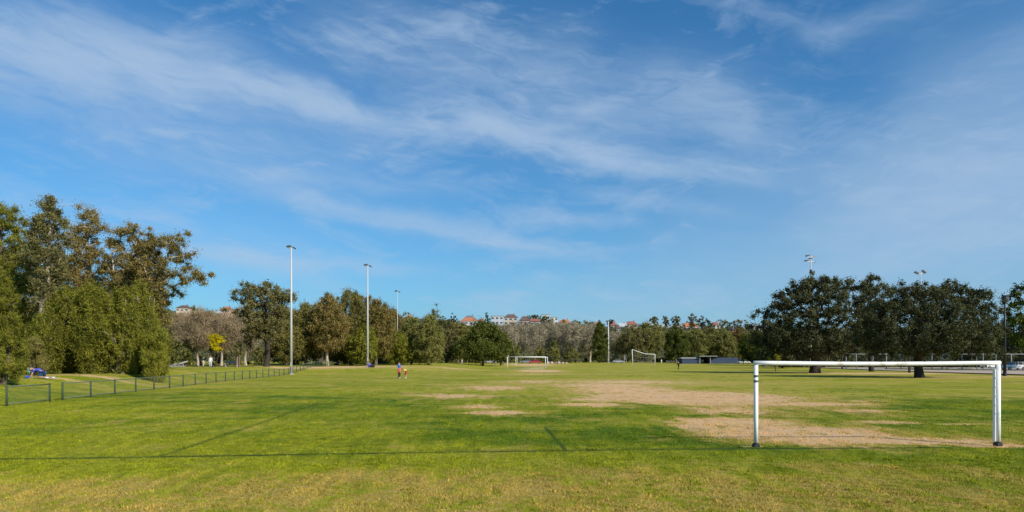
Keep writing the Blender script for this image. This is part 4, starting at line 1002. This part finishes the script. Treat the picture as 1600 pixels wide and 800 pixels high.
person(633, 69.6, R(-70), 1.38, 'child in yellow top and red shorts bending beside the adult in blue', (.75, .68, .16), (.62, .06, .05), hair=(.12, .08, .04), pose=BEND, shorts=True, shoes=(.6, .6, .6))
person(1060, 134, R(25), 1.68, 'person all in black walking on the field below the egg-shaped dark tree', (.012, .012, .02), (.012, .012, .02), pose=WALK, long_sleeve=True)
person(722, 165, R(160), 1.5, 'person in white top and pale shorts on the grass before the broad dark tree', (.75, .75, .75), (.55, .50, .46), pose=WALK, shorts=True)
person(577, 103.6, R(20), 1.7, 'person in purple-blue top sitting at the foot of the second pole', (.14, .12, .45), (.05, .05, .16), pose=SIT, long_sleeve=True)
person(526, 128.5, R(-30), 1.6, 'person in pale grey top sitting at the far end of the low fence', (.55, .55, .62), (.05, .05, .08), pose=SIT, long_sleeve=True)
person(329, 97.5, R(15), 1.62, 'woman in white top and light trousers standing under the yellow wattle', (.78, .76, .70), (.55, .60, .68), long_sleeve=True, hair=(.25, .16, .08))
person(318, 99.5, R(40), 1.66, 'person in dark teal top and pale leggings beside the pale forked trunk', (.05, .08, .10), (.50, .42, .42), pose=WALK, long_sleeve=True)
person(1033.5, 226, R(30), 1.75, 'distant person in pale blue shirt right of the sloping goal frame', (.55, .68, .72), (.45, .50, .50))
bag = cloth('bag_cloth', (.03, .03, .028))
x = sx(582.5, 103); root = empty('sports_bag', (x, 103, gz(x, 103)), 0, 'small black bag on the grass right of the person at the second pole', 'bag')
MB().tube([(-.28, 0, .18), (-.22, 0, .19), (.22, 0, .19), (.28, 0, .18)], [.12, .18, .18, .12], 12).build('holdall', bag, root, smooth=True)
MB().tube([(-.15, 0, .34), (-.08, 0, .46), (.08, 0, .46), (.15, 0, .34)], .015, 6).build('handle', bag, root)
x = sx(43, 40.2); root = empty('small_bag', (x, 40.2, gz(x, 40.2)), .2, 'small bright blue bag on the grass beside the kneeling person', 'bag')
MB().box((0, 0, .07), (.26, .16, .13)).build('pouch', cloth('blue_bag_cloth', (.04, .10, .55)), root, bevel=.03); MB().tube([(-.1, 0, .18), (0, 0, .26), (.1, 0, .18)], .012, 6).build('handle', bag, root)

# ------------------------------------------------------------------ houses on the ridge
def wallm(c): return paint('house_wall', c, .85, var=.12, scale=.3)
orange = paint('orange_tiles', (.42, .16, .075), .8, var=.25, scale=.8); red = paint('red_tiles', (.25, .10, .075), .8, var=.25, scale=.8)
browntile = paint('brown_tiles', (.13, .085, .07), .8, var=.25, scale=.8); greytile = paint('grey_tiles', (.14, .15, .17), .8, var=.2, scale=.8); paleroof = paint('pale_metal_roof', (.42, .46, .48), .5, var=.1, scale=.5)
winm = paint('house_window', (.05, .06, .07), .2); framem = paint('window_frame', (.6, .6, .6), .6)
HG = 'houses along the ridge'
def house(pl, pr, ytop, ybase, Y, label, wall, roof, kind='hip', floors=1, roof_frac=.45):
    x0, x1 = sx(pl, Y), sx(pr, Y); w = x1-x0; d = min(max(w*.7, 7), 12); zt, zb = sz(ytop, Y), sz(ybase, Y)
    root = empty('house', ((x0+x1)/2, Y, zb-5), 0, label, 'house', HG); h = zt-zb
    rh = 0 if kind == 'flat' else h*roof_frac; wh = 5+h-rh
    MB().box((0, 0, wh/2), (w-.8, d, wh)).build('wall', wallm(wall), root)
    if kind == 'flat': MB().box((0, 0, wh+.15), (w, d+.8, .3)).build('roof', roof, root)
    else:
        a, b_, e = w/2, d/2+.4, max(.5, (w/2-d/2*.8)) if kind == 'hip' else w/2
        o = MB().add([(-a, -b_, wh), (a, -b_, wh), (a, b_, wh), (-a, b_, wh), (-e, 0, wh+rh), (e, 0, wh+rh), (-a, -b_, wh-.15), (a, -b_, wh-.15), (a, b_, wh-.15), (-a, b_, wh-.15)],
                     [(0, 1, 5, 4), (1, 2, 5), (2, 3, 4, 5), (3, 0, 4), (0, 6, 7, 1), (1, 7, 8, 2), (2, 8, 9, 3), (3, 9, 6, 0), (6, 9, 8, 7)]).build('roof', roof, root)
        MB().box((w*.22, .3, wh+rh*.8), (.8, .8, rh*.9+.6)).build('chimney', wallm((.3, .2, .16)), o)
    n = max(2, int(w/3.2)); fh = (wh-5)/floors
    for fl in range(floors):
        for i in range(n):
            cx = -w/2+w*(i+.5)/n; cz = 5+fh*(fl+.5)
            f = MB().box((cx, -d/2-.02, cz), (w/n*.62, .12, min(1.5, fh*.62))).build('window', framem, root)
            MB().box((cx, -d/2-.09, cz), (w/n*.54, .03, min(1.25, fh*.5))).build('pane', winm, f)
W_, CR, TAN, GRY = (.52, .53, .52), (.46, .40, .31), (.38, .29, .22), (.36, .37, .39)
hs = [
 (719, 747, 496, 508, 560, 'long low house with bright orange tiled roof right of the skyline palm', W_, orange, 'hip', 1, .5),
 (724, 744, 493, 500, 590, 'house with dark grey domed roof peeping over the bright orange roof', GRY, greytile, 'hip', 1, .8),
 (745, 759, 498, 508, 565, 'small house with dull red roof left of the pointed pine', TAN, red, 'hip', 1, .5),
 (767, 787, 494, 508, 555, 'white two-storey flat-roofed house right of the pointed pine', (.48, .51, .53), paleroof, 'flat', 2, 0),
 (787, 809, 491, 508, 560, 'cream two-storey house with dark brown hipped roof', CR, browntile, 'hip', 2, .3),
 (811, 830, 494, 508, 560, 'house with broad brown roof left of the dark skyline trees', (.42, .30, .27), browntile, 'hip', 1, .5),
 (828, 844, 498, 509, 550, 'pinkish tan house with low roof below the dark skyline trees', TAN, red, 'gable', 1, .4),
 (846, 860, 492, 508, 570, 'tall white block house on the ridge left of the orange roof', W_, paleroof, 'flat', 2, 0),
 (860, 872, 496, 508, 560, 'cream boxy house between the white block and the orange roof', (.62, .60, .52), paleroof, 'flat', 2, 0),
 (872, 892, 499, 508, 570, 'house with orange roof at the right end of the central cluster', CR, orange, 'hip', 1, .6),
 (927, 940, 503, 512, 565, 'house with pale orange roof left of the narrow dark tree', CR, orange, 'hip', 1, .5),
 (952, 964, 503, 514, 560, 'house with red roof just right of the fourth pole', (.50, .40, .38), red, 'hip', 1, .5),
 (966, 979, 505, 517, 545, 'white gabled house between two red roofs', W_, paleroof, 'gable', 1, .5),
 (976, 996, 502, 513, 575, 'wide house with dull red-brown roof left of the skyline gums', (.50, .38, .32), red, 'hip', 1, .5),
 (961, 970, 510, 519, 520, 'small cream house lowest on the slope right of the fourth pole', CR, browntile, 'hip', 1, .4),
 (1008, 1026, 504, 514, 570, 'pale grey-roofed house under the first skyline gum', (.60, .64, .66), paleroof, 'gable', 1, .5),
 (1024, 1048, 507, 517, 560, 'long pale blue-roofed house under the second and third skyline gums', (.62, .66, .70), paleroof, 'hip', 1, .5),
 (1052, 1066, 507, 516, 555, 'small white house left of the long orange roof', W_, paleroof, 'flat', 1, 0),
 (1064, 1092, 504, 516, 560, 'long house with orange roof below the dark skyline gums', (.60, .45, .40), orange, 'hip', 1, .5),
 (1110, 1124, 503, 513, 565, 'small house with bright red roof right of the skyline gums', (.62, .62, .62), red, 'hip', 1, .5),
 (1137, 1152, 511, 520, 530, 'house with dark grey roof below the rounded olive skyline tree', (.35, .36, .38), greytile, 'hip', 1, .6),
 (1139, 1153, 516, 525, 480, 'house with orange-brown roof lowest on the slope behind the autumn tree', TAN, orange, 'hip', 1, .6),
 (1170, 1184, 507, 518, 570, 'pale house with flat grey roof right of the skyline trees', (.62, .62, .60), greytile, 'flat', 2, 0),
 (1183, 1200, 508, 518, 560, 'long pale house with low grey roof left of the large fig', (.58, .58, .56), greytile, 'gable', 1, .4),
 (1198, 1216, 508, 518, 565, 'house with pinkish roof half hidden by the large fig', (.55, .48, .44), red, 'hip', 1, .5),
 (278, 298, 477, 488, 520, 'cream house with dark roof on the ridge behind the left gum boughs', (.68, .55, .42), browntile, 'hip', 1, .4),
 (347, 363, 479, 489, 520, 'house with orange roof on the ridge left of the big spreading gum', (.60, .35, .25), orange, 'hip', 1, .5),
 (336, 345, 486, 494, 500, 'small white house just left of the left-hand orange roof', W_, paleroof, 'gable', 1, .5),
 (610, 622, 491, 501, 500, 'small white house behind the third white pole', W_, browntile, 'gable', 1, .5),
 (632, 646, 492, 502, 520, 'pale house with orange roof between the third pole and the domed tree', W_, orange, 'hip', 1, .5)]
for a in hs: house(*a)
